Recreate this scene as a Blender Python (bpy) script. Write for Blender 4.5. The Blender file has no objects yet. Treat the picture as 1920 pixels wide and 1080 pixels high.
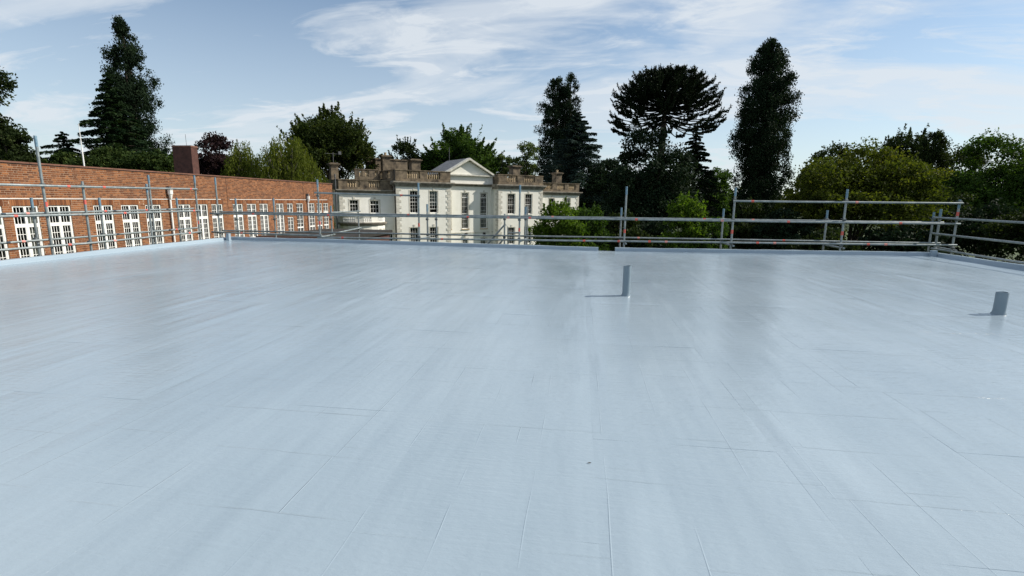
import bpy, math, random
import numpy as np
from math import sin, cos, radians, pi, atan2, hypot
from mathutils import Vector, Matrix

random.seed(7)
RNG = np.random.default_rng(11)
S = bpy.context.scene
COL = S.collection

# ------------------------------------------------------------------ camera
F_PX, PITCH, ROLL, YAW, CAM_H = 934.54, .174665, .010964, .13069, 1.65
def _axes():
    fw = np.array([0, cos(PITCH), -sin(PITCH)]); up = np.array([0, sin(PITCH), cos(PITCH)]); rt = np.array([1., 0, 0])
    a = cos(ROLL)*rt + sin(ROLL)*up; b = -sin(ROLL)*rt + cos(ROLL)*up
    M = np.array([[cos(YAW), -sin(YAW), 0], [sin(YAW), cos(YAW), 0], [0, 0, 1]])
    return M @ a, M @ b, M @ fw
CA, CB, CC = _axes()
CO = np.array([0, 0, CAM_H])
FWD = np.array([-sin(YAW), cos(YAW), 0])
cam = bpy.data.cameras.new('camera'); camo = bpy.data.objects.new('camera', cam); COL.objects.link(camo)
cam.sensor_width = 36; cam.lens = F_PX/1920*36; cam.clip_start = .05; cam.clip_end = 6000
camo.matrix_world = Matrix([[CA[0], CB[0], -CC[0], 0], [CA[1], CB[1], -CC[1], 0], [CA[2], CB[2], -CC[2], CAM_H], [0, 0, 0, 1]])
S.camera = camo

# ------------------------------------------------------------------ sky, sun, exposure
SUN_AZ = atan2(.30, .954)          # direction towards the sun, from +x
SUN_EL = radians(37.5)
def build_world():
    w = bpy.data.worlds.new('World'); S.world = w; w.use_nodes = True
    nt = w.node_tree; nt.nodes.clear(); N = nt.nodes.new; L = nt.links.new
    out = N('ShaderNodeOutputWorld'); bg = N('ShaderNodeBackground'); bg.inputs[1].default_value = .1
    sky = N('ShaderNodeTexSky'); sky.sky_type = 'NISHITA'; sky.sun_disc = False
    sky.sun_elevation = SUN_EL; sky.sun_rotation = pi/2 - SUN_AZ
    sky.air_density = 1.0; sky.dust_density = .35; sky.ozone_density = 1.4; sky.altitude = 60
    tc = N('ShaderNodeTexCoord'); sep = N('ShaderNodeSeparateXYZ'); L(tc.outputs['Generated'], sep.inputs[0])
    zc = N('ShaderNodeMath'); zc.operation = 'MAXIMUM'; zc.inputs[1].default_value = 0; L(sep.outputs[2], zc.inputs[0])
    za = N('ShaderNodeMath'); za.operation = 'ADD'; za.inputs[1].default_value = .16; L(zc.outputs[0], za.inputs[0])
    dx = N('ShaderNodeMath'); dx.operation = 'DIVIDE'; L(sep.outputs[0], dx.inputs[0]); L(za.outputs[0], dx.inputs[1])
    dy = N('ShaderNodeMath'); dy.operation = 'DIVIDE'; L(sep.outputs[1], dy.inputs[0]); L(za.outputs[0], dy.inputs[1])
    cmb = N('ShaderNodeCombineXYZ'); L(dx.outputs[0], cmb.inputs[0]); L(dy.outputs[0], cmb.inputs[1])
    def cloud(rot, sx, sy, scale, detail, rough, dist, lo, hi, off):
        mp = N('ShaderNodeMapping'); mp.inputs['Rotation'].default_value = (0, 0, radians(rot)); mp.inputs['Scale'].default_value = (sx, sy, 1); mp.inputs['Location'].default_value = off
        L(cmb.outputs[0], mp.inputs[0])
        n = N('ShaderNodeTexNoise'); n.inputs['Scale'].default_value = scale; n.inputs['Detail'].default_value = detail; n.inputs['Roughness'].default_value = rough; n.inputs['Distortion'].default_value = dist
        L(mp.outputs[0], n.inputs[0])
        r = N('ShaderNodeMapRange'); r.inputs[1].default_value = lo; r.inputs[2].default_value = hi; r.interpolation_type = 'SMOOTHSTEP'
        L(n.outputs[0], r.inputs[0]); return r.outputs[0]
    c1 = cloud(-28, .6, 1.25, .95, 9, .57, .7, .35, .60, (1.3, 5.2, 0))    # broad veils
    c2 = cloud(-40, .9, 2.0, 2.2, 10, .62, 1.0, .44, .70, (4.3, 2.2, 0))      # wisps
    mul = N('ShaderNodeMath'); mul.operation = 'MULTIPLY'; mul.inputs[1].default_value = .5; L(c2, mul.inputs[0])
    mx = N('ShaderNodeMath'); mx.operation = 'MULTIPLY_ADD'; mx.inputs[1].default_value = .82; L(c1, mx.inputs[0]); L(mul.outputs[0], mx.inputs[2]); mx.use_clamp = True
    # thin haze everywhere, thicker to the horizon
    hz = N('ShaderNodeMapRange'); hz.inputs[1].default_value = 0; hz.inputs[2].default_value = .36; hz.inputs[3].default_value = .74; hz.inputs[4].default_value = .10; L(zc.outputs[0], hz.inputs[0])
    mm = N('ShaderNodeMath'); mm.operation = 'MAXIMUM'; L(mx.outputs[0], mm.inputs[0]); L(hz.outputs[0], mm.inputs[1])
    sc = N('ShaderNodeMath'); sc.operation = 'MULTIPLY'; sc.inputs[1].default_value = .88; L(mm.outputs[0], sc.inputs[0])
    mix = N('ShaderNodeMix'); mix.data_type = 'RGBA'; tn = N('ShaderNodeMix'); tn.data_type = 'RGBA'; tn.blend_type = 'MULTIPLY'; tn.inputs[0].default_value = 1; L(sky.outputs[0], tn.inputs[6]); tn.inputs[7].default_value = (.88, 1.0, 1.04, 1); L(sc.outputs[0], mix.inputs[0]); L(tn.outputs[2], mix.inputs[6]); mix.inputs[7].default_value = (6.4, 6.85, 7.3, 1)
    L(mix.outputs[2], bg.inputs[0]); L(bg.outputs[0], out.inputs[0])
build_world()
sl = bpy.data.lights.new('sun', 'SUN'); sl.energy = 5.0; sl.angle = radians(.55); sl.color = (1, .93, .82)
so = bpy.data.objects.new('sun', sl); COL.objects.link(so)
so.rotation_euler = Vector((cos(SUN_AZ)*cos(SUN_EL), sin(SUN_AZ)*cos(SUN_EL), sin(SUN_EL))).to_track_quat('Z', 'Y').to_euler()
so.location = (30, 10, 40)
VS = S.view_settings; VS.view_transform = 'Standard'; VS.look = 'None'; VS.exposure = 0.25; VS.gamma = 1
S.cycles.max_bounces = 6; S.cycles.transparent_max_bounces = 12; S.cycles.caustics_reflective = False; S.cycles.caustics_refractive = False

# ------------------------------------------------------------------ measuring helpers
def ray(u, v): return (u-960)/F_PX*CA + (540-v)/F_PX*CB + CC
def onplane(u, v, P, n):
    d = ray(u, v); n = np.array(n, float); return CO + d*(((np.array(P, float)-CO) @ n)/(d @ n))
def on_y(u, v, y): return onplane(u, v, (0, y, 0), (0, 1, 0))
def on_x(u, v, x): return onplane(u, v, (x, 0, 0), (1, 0, 0))
def on_z(u, v, z): return onplane(u, v, (0, 0, z), (0, 0, 1))
def atd(u, v, dist): return onplane(u, v, FWD*dist, FWD)

GROUND = -4.8

# ------------------------------------------------------------------ materials
def newmat(name):
    m = bpy.data.materials.new(name); m.use_nodes = True
    nt = m.node_tree; b = nt.nodes['Principled BSDF']; return m, nt, b
def nz(nt, scale, detail=4, rough=.55, coord='Object', sc=(1, 1, 1), rot=(0, 0, 0)):
    tc = nt.nodes.new('ShaderNodeTexCoord'); mp = nt.nodes.new('ShaderNodeMapping'); mp.inputs['Scale'].default_value = sc; mp.inputs['Rotation'].default_value = rot
    if coord == 'World':
        g = nt.nodes.new('ShaderNodeNewGeometry'); nt.links.new(g.outputs['Position'], mp.inputs[0])
    else: nt.links.new(tc.outputs[coord], mp.inputs[0])
    n = nt.nodes.new('ShaderNodeTexNoise'); n.inputs['Scale'].default_value = scale; n.inputs['Detail'].default_value = detail; n.inputs['Roughness'].default_value = rough
    nt.links.new(mp.outputs[0], n.inputs[0]); return n.outputs[0]
def ramp(nt, fac, stops):
    r = nt.nodes.new('ShaderNodeValToRGB'); e = r.color_ramp.elements
    while len(e) < len(stops): e.new(.5)
    for k, (p_, c) in enumerate(stops): e[k].position = p_; e[k].color = (*c, 1)
    nt.links.new(fac, r.inputs[0]); return r.outputs[0]
def bump(nt, h, strength, dist, nrm=None):
    b = nt.nodes.new('ShaderNodeBump'); b.inputs['Strength'].default_value = strength; b.inputs['Distance'].default_value = dist
    nt.links.new(h, b.inputs['Height'])
    if nrm is not None: nt.links.new(nrm, b.inputs['Normal'])
    return b.outputs[0]
def simple(name, c1, c2, rough=.7, scale=3, metal=0, bs=.15, bd=.01, coord='World', spec=.4, sc=(1, 1, 1), detail=5):
    m, nt, b = newmat(name)
    n = nz(nt, scale, detail, .6, coord, sc); nt.links.new(ramp(nt, n, [(.3, c1), (.7, c2)]), b.inputs['Base Color'])
    b.inputs['Roughness'].default_value = rough; b.inputs['Metallic'].default_value = metal; b.inputs['Specular IOR Level'].default_value = spec
    if bs: nt.links.new(bump(nt, nz(nt, scale*6, 4, .6, coord, sc), bs, bd), b.inputs['Normal'])
    return m
def deck_mat(name='roof_coating'):
    m, nt, b = newmat(name); L = nt.links.new
    n1 = nz(nt, .35, 4, .5, 'World'); n2 = nz(nt, 1.3, 5, .6, 'World', (1, .35, 1))
    mx = nt.nodes.new('ShaderNodeMath'); mx.operation = 'MULTIPLY_ADD'; mx.inputs[1].default_value = .5; L(n2, mx.inputs[0])
    ad = nt.nodes.new('ShaderNodeMath'); ad.operation = 'MULTIPLY'; ad.inputs[1].default_value = .5; L(n1, ad.inputs[0]); L(ad.outputs[0], mx.inputs[2])
    L(ramp(nt, mx.outputs[0], [(.36, (.255, .322, .378)), (.64, (.305, .374, .43))]), b.inputs['Base Color'])
    rn = nz(nt, .9, 4, .6, 'World', (1, .5, 1))
    rr = nt.nodes.new('ShaderNodeMapRange'); rr.inputs[1].default_value = .3; rr.inputs[2].default_value = .7; rr.inputs[3].default_value = .11; rr.inputs[4].default_value = .21; L(rn, rr.inputs[0]); L(rr.outputs[0], b.inputs['Roughness'])
    b.inputs['Specular IOR Level'].default_value = .5
    # roller / brush lines running across, stipple, and long soft ridges along the sheets
    h1 = nz(nt, 9, 3, .6, 'World', (.35, 3.2, 1)); h2 = nz(nt, 30, 3, .6, 'World', (.6, 1.2, 1)); h3 = nz(nt, 2.2, 2, .5, 'World', (2.2, .28, 1))
    x = bump(nt, h3, .45, .016); x = bump(nt, h1, .75, .0048, x); x = bump(nt, h2, .75, .0032, x); x = bump(nt, nz(nt, 24, 4, .7, 'World', (.10, 2.6, 1)), .5, .0014, x)
    # intermittent lap lines of the rolled-on coats
    g_ = nt.nodes.new('ShaderNodeNewGeometry')
    for (bw_, rh, ms, rot, st) in ((3.1, .61, .0045, 0, .8), (1.3, .43, .005, pi/2, .6)):
        mp = nt.nodes.new('ShaderNodeMapping'); mp.inputs['Rotation'].default_value = (0, 0, rot+.006); mp.inputs['Location'].default_value = (.37, .21, 0)
        wn = nt.nodes.new('ShaderNodeTexNoise'); wn.inputs['Scale'].default_value = .8; wn.inputs['Detail'].default_value = 1; L(g_.outputs['Position'], wn.inputs[0])
        ws = nt.nodes.new('ShaderNodeVectorMath'); ws.operation = 'MULTIPLY_ADD'; ws.inputs[1].default_value = (.05, .05, 0); L(wn.outputs['Color'], ws.inputs[0]); L(g_.outputs['Position'], ws.inputs[2])
        L(ws.outputs[0], mp.inputs[0])
        bt = nt.nodes.new('ShaderNodeTexBrick'); bt.inputs['Scale'].default_value = 1; bt.inputs['Brick Width'].default_value = bw_; bt.inputs['Row Height'].default_value = rh; bt.inputs['Mortar Size'].default_value = ms; bt.inputs['Mortar Smooth'].default_value = .8; bt.offset = .37
        L(mp.outputs[0], bt.inputs[0])
        mk = nt.nodes.new('ShaderNodeMapRange'); mk.inputs[1].default_value = .48; mk.inputs[2].default_value = .62; L(nz(nt, .75, 2, .5, 'World', (1, 1.4, 1), (0, 0, rot)), mk.inputs[0])
        ml = nt.nodes.new('ShaderNodeMath'); ml.operation = 'MULTIPLY'; L(bt.outputs['Fac'], ml.inputs[0]); L(mk.outputs[0], ml.inputs[1])
        x = bump(nt, ml.outputs[0], st, .0028, x)
    L(x, b.inputs['Normal']); return m
def glass_mat():
    m = bpy.data.materials.new('window_glass'); m.use_nodes = True; nt = m.node_tree; nt.nodes.clear(); N = nt.nodes.new; L = nt.links.new
    o = N('ShaderNodeOutputMaterial'); t = N('ShaderNodeBsdfTransparent'); t.inputs[0].default_value = (.82, .86, .86, 1); g = N('ShaderNodeBsdfGlossy'); g.inputs['Roughness'].default_value = .04
    f = N('ShaderNodeFresnel'); f.inputs[0].default_value = 1.5; mx = N('ShaderNodeMixShader')
    L(f.outputs[0], mx.inputs[0]); L(t.outputs[0], mx.inputs[1]); L(g.outputs[0], mx.inputs[2]); L(mx.outputs[0], o.inputs[0])
    return m
def leaf_mat(name, c1, c2, c3=None, transl=.3, rough=.75):
    m = bpy.data.materials.new(name); m.use_nodes = True; nt = m.node_tree; nt.nodes.clear(); N = nt.nodes.new; L = nt.links.new
    o = N('ShaderNodeOutputMaterial'); at = N('ShaderNodeAttribute'); at.attribute_name = 'rnd'
    c = ramp(nt, at.outputs['Fac'], [(0, c1), (.75, c2), (1, c3 or c2)])
    d = N('ShaderNodeBsdfPrincipled'); d.inputs['Roughness'].default_value = rough; d.inputs['Specular IOR Level'].default_value = .08; L(c, d.inputs['Base Color'])
    t = N('ShaderNodeBsdfTranslucent'); mg = N('ShaderNodeMix'); mg.data_type = 'RGBA'; mg.blend_type = 'MULTIPLY'; mg.inputs[0].default_value = 1; L(c, mg.inputs[6]); mg.inputs[7].default_value = (1.5, 1.6, .6, 1); L(mg.outputs[2], t.inputs[0])
    mx = N('ShaderNodeMixShader'); mx.inputs[0].default_value = transl; L(d.outputs[0], mx.inputs[1]); L(t.outputs[0], mx.inputs[2]); L(mx.outputs[0], o.inputs[0]); return m
def brick_mat(name, cols):
    m, nt, b = newmat(name); L = nt.links.new
    at = nt.nodes.new('ShaderNodeAttribute'); at.attribute_name = 'rnd'
    c = ramp(nt, at.outputs['Fac'], cols)
    n = nz(nt, 2.2, 5, .65, 'World'); mg = nt.nodes.new('ShaderNodeMix'); mg.data_type = 'RGBA'; mg.blend_type = 'MULTIPLY'; mg.inputs[0].default_value = .35
    L(c, mg.inputs[6]); L(ramp(nt, n, [(.3, (.6, .58, .56)), (.65, (1, 1, 1))]), mg.inputs[7]); L(mg.outputs[2], b.inputs['Base Color'])
    b.inputs['Roughness'].default_value = .85; b.inputs['Specular IOR Level'].default_value = .2
    L(bump(nt, nz(nt, 60, 4, .6, 'World'), .4, .004), b.inputs['Normal']); return m

M = {}
M['deck'] = deck_mat()
M['shadedpipe'] = simple('shaded_pipe_paint', (.16, .215, .255), (.2, .255, .295), .35, 3, bs=.1)  # roof coating colour, darkened evenly for the pipes' backlit sides
M['brick'] = brick_mat('red_brick', [(0, (.12, .046, .022)), (.25, (.17, .064, .028)), (.6, (.235, .092, .038)), (.88, (.30, .125, .052)), (1, (.20, .085, .045))])
M['mortar'] = simple('lime_mortar', (.36, .25, .17), (.46, .33, .23), .9, 8)
M['brickcore'] = simple('plain_brick', (.13, .055, .03), (.2, .08, .045), .9, 5)  # one plain brick tone for lower, rear and end walls
M['coping'] = simple('coping_brick', (.11, .055, .038), (.2, .095, .065), .85, 3)
M['darkbrick'] = simple('shade_dark_brick', (.045, .02, .016), (.105, .045, .034), .88, 4)  # brick colour darkened throughout to carry the chimney's shaded near face
M['white'] = simple('white_gloss_paint', (.74, .74, .71), (.82, .82, .79), .35, 2, bs=.05)
M['cream'] = simple('cream_render', (.74, .73, .66), (.83, .82, .76), .75, .8, bs=.12, detail=7)
M['quoin'] = simple('quoin_stone', (.46, .44, .38), (.68, .66, .59), .85, 2.5)
M['stone'] = simple('weathered_stone', (.025, .021, .017), (.25, .195, .13), .9, 1.5, bs=.3, bd=.02, detail=8)
M['stonetop'] = simple('lichen_stone', (.16, .14, .115), (.36, .33, .28), .9, 2.2, bs=.3, bd=.02)
M['tan'] = simple('sandstone_sill', (.38, .29, .18), (.5, .39, .25), .85, 3)
M['slate'] = simple('slate_roof', (.1, .1, .105), (.2, .2, .2), .6, 3)
M['lead'] = simple('lead_flashing', (.07, .075, .08), (.14, .14, .15), .6, 2)
M['black'] = simple('black_bitumen', (.012, .011, .010), (.03, .026, .022), .8, 3)
M['interior'] = simple('dark_interior', (.012, .013, .014), (.03, .03, .03), .9, 2, bs=0)
M['curtain'] = simple('pale_curtain', (.5, .48, .42), (.66, .64, .57), .9, 4, sc=(1, 6, .3))
M['glass'] = glass_mat()
def galv():
    m, nt, b = newmat('galvanised_tube'); L = nt.links.new
    n = nz(nt, 5, 6, .7, 'World'); L(ramp(nt, n, [(.3, (.15, .18, .185)), (.55, (.27, .305, .31)), (.75, (.4, .43, .43))]), b.inputs['Base Color'])
    b.inputs['Metallic'].default_value = .55; b.inputs['Roughness'].default_value = .5
    L(bump(nt, nz(nt, 40, 3, .6, 'World'), .2, .003), b.inputs['Normal']); return m
M['galv'] = galv()
M['fitting'] = simple('coupler_steel', (.07, .085, .09), (.2, .22, .22), .55, 14, metal=.5)
M['redtape'] = simple('red_tape', (.45, .07, .055), (.6, .14, .11), .6, 20, bs=0)
M['pinktape'] = simple('faded_red_tape', (.55, .3, .27), (.68, .22, .18), .6, 20, bs=0)
M['bluepaint'] = simple('blue_tube_paint', (.07, .15, .22), (.2, .3, .36), .5, 16, bs=0)
M['bark'] = simple('bark', (.022, .018, .013), (.06, .047, .035), .95, 3, bs=.6, bd=.05, sc=(1, 1, .3))
M['greybark'] = simple('grey_bark', (.08, .075, .065), (.17, .155, .135), .95, 3, bs=.6, bd=.05, sc=(1, 1, .3))
M['grass'] = simple('grass', (.02, .04, .01), (.06, .09, .025), .95, .4, bs=.5, bd=.05)
M['redtile'] = simple('clay_tile', (.32, .13, .085), (.48, .22, .15), .8, 4)

# ------------------------------------------------------------------ mesh helpers
class MB:
    def __init__(s): s.v = []; s.f = []
    def box(s, x0, x1, y0, y1, z0, z1):
        k = len(s.v); s.v += [(x0, y0, z0), (x1, y0, z0), (x1, y1, z0), (x0, y1, z0), (x0, y0, z1), (x1, y0, z1), (x1, y1, z1), (x0, y1, z1)]
        s.f += [(k, k+3, k+2, k+1), (k+4, k+5, k+6, k+7), (k, k+1, k+5, k+4), (k+1, k+2, k+6, k+5), (k+2, k+3, k+7, k+6), (k+3, k, k+4, k+7)]; return s
    def tube(s, p, q, r0, r1=None, n=8, caps=True):
        return s.path([p, q], [r0, r0 if r1 is None else r1], n, caps)
    def path(s, pts, rad, n=6, caps=True):
        pts = [Vector(p) for p in pts]; k0 = len(s.v); m = len(pts)
        d = (pts[-1]-pts[0]).normalized(); ref = Vector((0, 0, 1)) if abs(d.z) < .9 else Vector((1, 0, 0))
        for i, p in enumerate(pts):
            t = (pts[min(i+1, m-1)]-pts[max(i-1, 0)]).normalized(); a = t.cross(ref)
            if a.length < 1e-4: a = t.cross(Vector((0, 1, 0)))
            a.normalize(); b = t.cross(a)
            for j in range(n):
                c = p + (a*cos(2*pi*j/n) + b*sin(2*pi*j/n))*rad[i]; s.v.append(tuple(c))
        for i in range(m-1):
            for j in range(n):
                a0 = k0+i*n+j; a1 = k0+i*n+(j+1) % n; s.f.append((a0, a0+n, a1+n, a1))
        if caps: s.f.append(tuple(k0+j for j in range(n))); s.f.append(tuple(k0+(m-1)*n+j for j in reversed(range(n))))
        return s
    def lathe(s, prof, cx=0, cy=0, n=8, z0=0):
        k = len(s.v); m = len(prof)
        for r, z in prof:
            for j in range(n): s.v.append((cx+r*cos(2*pi*j/n), cy+r*sin(2*pi*j/n), z0+z))
        for i in range(m-1):
            for j in range(n): a = k+i*n+j; b = k+i*n+(j+1) % n; s.f.append((a, b, b+n, a+n))
        s.f.append(tuple(k+j for j in reversed(range(n)))); s.f.append(tuple(k+(m-1)*n+j for j in range(n))); return s
    def prism(s, poly, axis, a0, a1):   # poly of 2D points extruded along an axis ('x': poly is (y,z); 'y': poly is (x,z); 'z': (x,y))
        k = len(s.v); m = len(poly)
        for a in (a0, a1):
            for (p, q) in poly: s.v.append({'x': (a, p, q), 'y': (p, a, q), 'z': (p, q, a)}[axis])
        s.f.append(tuple(k+j for j in reversed(range(m)))); s.f.append(tuple(k+m+j for j in range(m)))
        for j in range(m): s.f.append((k+j, k+(j+1) % m, k+m+(j+1) % m, k+m+j))
        return s
    def mesh(s, name, mat=None, smooth=False, rnd=None):
        me = bpy.data.meshes.new(name); me.from_pydata(s.v, [], s.f); me.update()
        if mat is not None: me.materials.append(mat)
        if smooth:
            me.polygons.foreach_set('use_smooth', [True]*len(me.polygons))
        if rnd is not None:
            at = me.attributes.new('rnd', 'FLOAT', 'POINT'); at.data.foreach_set('value', rnd if hasattr(rnd, '__len__') else [rnd]*len(me.vertices))
        return me
    def build(s, name, mat, parent=None, smooth=False, loc=None, rnd=None):
        import_fix(s)
        return link(name, s.mesh(name, M[mat] if isinstance(mat, str) else mat, smooth, rnd), parent, loc)
def import_fix(s): pass
def link(name, me, parent=None, loc=None, rot=None):
    o = bpy.data.objects.new(name, me); COL.objects.link(o)
    if parent is not None: o.parent = parent
    if loc is not None: o.location = loc
    if rot is not None: o.rotation_euler = rot
    return o
def tag(o, label=None, cat=None, group=None, kind=None):
    if label: o['label'] = label
    if cat: o['category'] = cat
    if group: o['group'] = group
    if kind: o['kind'] = kind
    return o
def thing(name, label, cat, loc=(0, 0, 0), rz=0, group=None):
    o = bpy.data.objects.new(name, None); o.empty_display_size = .3; COL.objects.link(o); o.location = loc; o.rotation_euler = (0, 0, rz)
    return tag(o, label, cat, group)
def shade_auto(o, ang=40):
    me = o.data; me.polygons.foreach_set('use_smooth', [True]*len(me.polygons))
    try: me.set_sharp_from_angle(angle=radians(ang))
    except Exception: pass
    return o

# ------------------------------------------------------------------ ground
g = MB(); R_ = 3000
g.v = [(-R_, -R_, GROUND), (R_, -R_, GROUND), (R_, R_, GROUND), (-R_, R_, GROUND)]; g.f = [(0, 1, 2, 3)]
tag(g.build('ground', 'grass'), kind='structure')

# ------------------------------------------------------------------ the coated flat roof
UL, UR, VB, VF = -13.45, 11.5, 17.85, -3.75
def fall(u, v):
    t = np.clip((np.asarray(v, float)-3)/14, 0, 1); return -.085*np.clip(1-np.abs(np.asarray(u, float)-.9)/10.5, 0, 1)*t*t
roof = thing('flat_roofed_building', 'low building with a wet-look pale blue-grey coated flat roof', 'building', (0, 0, GROUND))
def deck_boards():
    bw, bl = 1.22, 2.44
    ks = list(range(int((UL-.15)//bw)-1, int((UR-.15)//bw)+2))
    offs = {k: (0.15 + (k % 2)*1.22 + random.uniform(-.15, .15)) for k in ks}
    for k in ks:
        u0 = max(UL-.03, .15+k*bw); u1 = min(UR+.03, .15+(k+1)*bw)
        if u1-u0 < .05: continue
        v = VF - offs[k]
        while v < VB:
            a, b = max(v, VF), min(v+bl, VB+.03); v += bl
            if b-a < .05: continue
            nu, nv = max(6, int((u1-u0)/.055)), max(6, int((b-a)/.13))
            es = .018
            us = np.concatenate([[u0, u0+es], np.linspace(u0+es, u1-es, nu)[1:-1], [u1-es, u1]])
            vs = np.concatenate([[a, a+es], np.linspace(a+es, b-es, nv)[1:-1], [b-es, b]])
            U, V = np.meshgrid(us, vs)
            JN = np.clip(.5+.8*np.sin(U*3.1+V*2.3+k*2.)*np.sin(V*1.3-U*1.9+v), 0, 1)
            ph = RNG.uniform(0, 6.28, 8); am = RNG.uniform(.2, 1, 4)
            d = np.minimum(np.minimum(U-u0, u1-U), np.minimum(V-a, b-V)); em = np.clip(d/.10, 0, 1); em = em*em*(3-2*em)
            z = .0013*(am[0]*np.sin(U*2.6+ph[0])*np.sin(V*1.1+ph[1]) + am[1]*np.sin(U*5.1+ph[2]+V*.6))
            z = z + RNG.uniform(-.0008, .0012)
            # soft ridges and trowel laps left in the coating
            for _ in range(4):
                if random.random() < .7:
                    c = random.choice([u0+.16, u1-.16, random.uniform(u0+.15, u1-.15)]); v0 = random.uniform(a+.2, b-.2) if b-a > .5 else (a+b)/2; ln = random.uniform(.2, .75)
                    z = z + random.choice([-.0040, .0062, .0045])*random.uniform(.6, 1.3)*np.exp(-((U-c)/random.choice([.035, .05, .10]))**2)*np.exp(-((V-v0)/ln)**4)
            z = fall(U, V) + z*em - .0014*np.exp(-(d/.022)**2)*JN + .0045*np.exp(-((U-.30)/.045)**2)*(.6+.4*np.sin(V*1.7))
            Vt = np.stack([U, V, z-GROUND], -1).reshape(-1, 3); w = len(us); h = len(vs)
            idx = np.arange(w*h).reshape(h, w)
            F = np.stack([idx[:-1, :-1], idx[:-1, 1:], idx[1:, 1:], idx[1:, :-1]], -1).reshape(-1, 4)
            # skirt
            ring = list(idx[0, :]) + list(idx[1:, -1]) + list(idx[-1, -2::-1]) + list(idx[-2:0:-1, 0])
            n0 = len(Vt); sk = Vt[ring] - np.array([0, 0, .03]); Vt = np.vstack([Vt, sk]); m = len(ring)
            n1 = len(Vt); Vt = np.vstack([Vt, Vt[ring]]); F2 = [(n1+i, n0+i, n0+(i+1) % m, n1+(i+1) % m) for i in range(m)]
            mb = MB(); mb.v = Vt.tolist(); mb.f = F.tolist()+F2
            mb.build('deck_board', 'deck', roof, smooth=True)
deck_boards()
mb = MB().box(UL-.1, UR+.1, VF, VB+.15, -.5, -.14).box(UL-.02, UR+.02, VF, VB+.02, -.14, -.125)
mb.v = [(x, y, z-GROUND) for x, y, z in mb.v]; mb.build('roof_slab', 'deck', roof)
mb = MB().box(UL-.05, UR+.05, VF+.05, VB+.1, GROUND, -.5); mb.v = [(x, y, z-GROUND) for x, y, z in mb.v]; mb.build('wall', 'brickcore', roof)
def upstand(p, q, side, h=.115, w=.16, seg=40):
    # kerb with rounded arrises and a slight cove at its foot; side = unit vector outwards
    prof = [(-.03, -.01), (-.008, .004), (0, .02), (.004, h-.018), (.018, h), (w-.015, h+.004), (w, h-.012), (w, -.35)]
    p = np.array(p, float); q = np.array(q, float); side = np.array(side, float); mb = MB(); m = len(prof)
    for i in range(seg+1):
        c = p + (q-p)*i/seg; zz = float(fall(c[0], c[1]))
        wob = .004*sin(i*1.7)+.003*sin(i*.6+1)
        for a, z in prof: pt = c + side*(a+wob*.5); mb.v.append((pt[0], pt[1], z+zz+(wob if z > .05 else 0)-GROUND))
    for i in range(seg):
        for j in range(m-1): a = i*m+j; mb.f.append((a, a+1, a+m+1, a+m))
    mb.f.append(tuple(range(m))); mb.f.append(tuple(seg*m+j for j in reversed(range(m))))
    o = mb.build('upstand', 'deck', roof); shade_auto(o, 35); return o
upstand((UL, VF), (UL, VB), (-1, 0)); upstand((UR, VF), (UR, VB), (1, 0))
GAP0, GAP1 = .72, 1.30
upstand((UL-.13, VB), (GAP0, VB), (0, 1)); upstand((GAP1, VB), (UR+.13, VB), (0, 1))

def roof_pipe(x, y, h, r, label, lean=(0, 0)):
    z0 = float(fall(x, y)); t = thing('roof_pipe', label, 'pipe', (x, y, z0), 0, 'vent pipes standing out of the roof')
    n = 28; mb = MB(); prof = [(r*1.35, -.01), (r*1.18, .012), (r*1.03, .035), (r, .07), (r, h*.5), (r*1.0, h-.012), (r*.97, h), (r*.83, h), (r*.81, h-.01), (r*.8, h-.2)]
    for rr, z in prof:
        for j in range(n):
            wob = 1+.02*sin(3*j*2*pi/n+z*9)*(z < .1); mb.v.append((rr*wob*cos(2*pi*j/n)+lean[0]*z, rr*wob*sin(2*pi*j/n)+lean[1]*z, z+.004*sin(2*j*2*pi/n+.5)*(z > h*.9)))
    for i in range(len(prof)-1):
        for j in range(n): a = i*n+j; b = i*n+(j+1) % n; mb.f.append((a, b, b+n, a+n))
    o = mb.build('tube', 'shadedpipe', t); shade_auto(o, 50)
    pl = MB().lathe([(r*.8, h-.2), (r*.8, h-.19)], lean[0]*h, lean[1]*h, 16); pl.build('dark_bore', 'interior', t)
    return t
roof_pipe(.88, 8.96, .54, .068, 'tall painted vent pipe standing alone on the roof, its shadow beside it', (.0, .0))
roof_pipe(6.49, 8.46, .345, .078, 'short fat painted vent pipe stub on the roof')
def corner_post(x, y, w, h, label, name):
    t = thing(name, label, 'post', (x, y, 0))
    b = MB().box(-w/2, w/2, -w/2, w/2, -.05, h); o = b.build('post_body', 'deck', t)
    bv = o.modifiers.new('b', 'BEVEL'); bv.width = .012; bv.segments = 2
    MB().box(-w/2-.015, w/2+.015, -w/2-.015, w/2+.015, -.06, .02).build('base_fillet', 'deck', t)
corner_post(UL+.12, VB-.25, .13, .27, 'small painted post at the roof corner beside the brick building', 'corner_post')
corner_post(UR-.10, VB-.12, .15, .20, 'small square painted post in the kerb corner under the trees', 'corner_post')

# a scrap of leaf lying on the coating
lp = on_z(1104, 869, 0)
lf = MB(); LS = .5; lf.v = [(-.022, 0, .006), (-.006, .009, .002), (.012, .007, .009), (.026, 0, .004), (.010, -.009, .003), (-.008, -.007, .008), (0, 0, .012), (.034, .002, .009)]; lf.v = [(a*LS, b*LS, c*LS) for a, b, c in lf.v]
lf.f = [(0, 6, 1), (1, 6, 2), (2, 6, 3), (3, 6, 4), (4, 6, 5), (5, 6, 0), (2, 3, 7)]
tag(link('leaf_scrap', lf.mesh('leaf_scrap', M['bark']), None, (float(lp[0]), float(lp[1]), .003)), 'tiny dark scrap of dry leaf lying on the roof coating', 'leaf')

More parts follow.
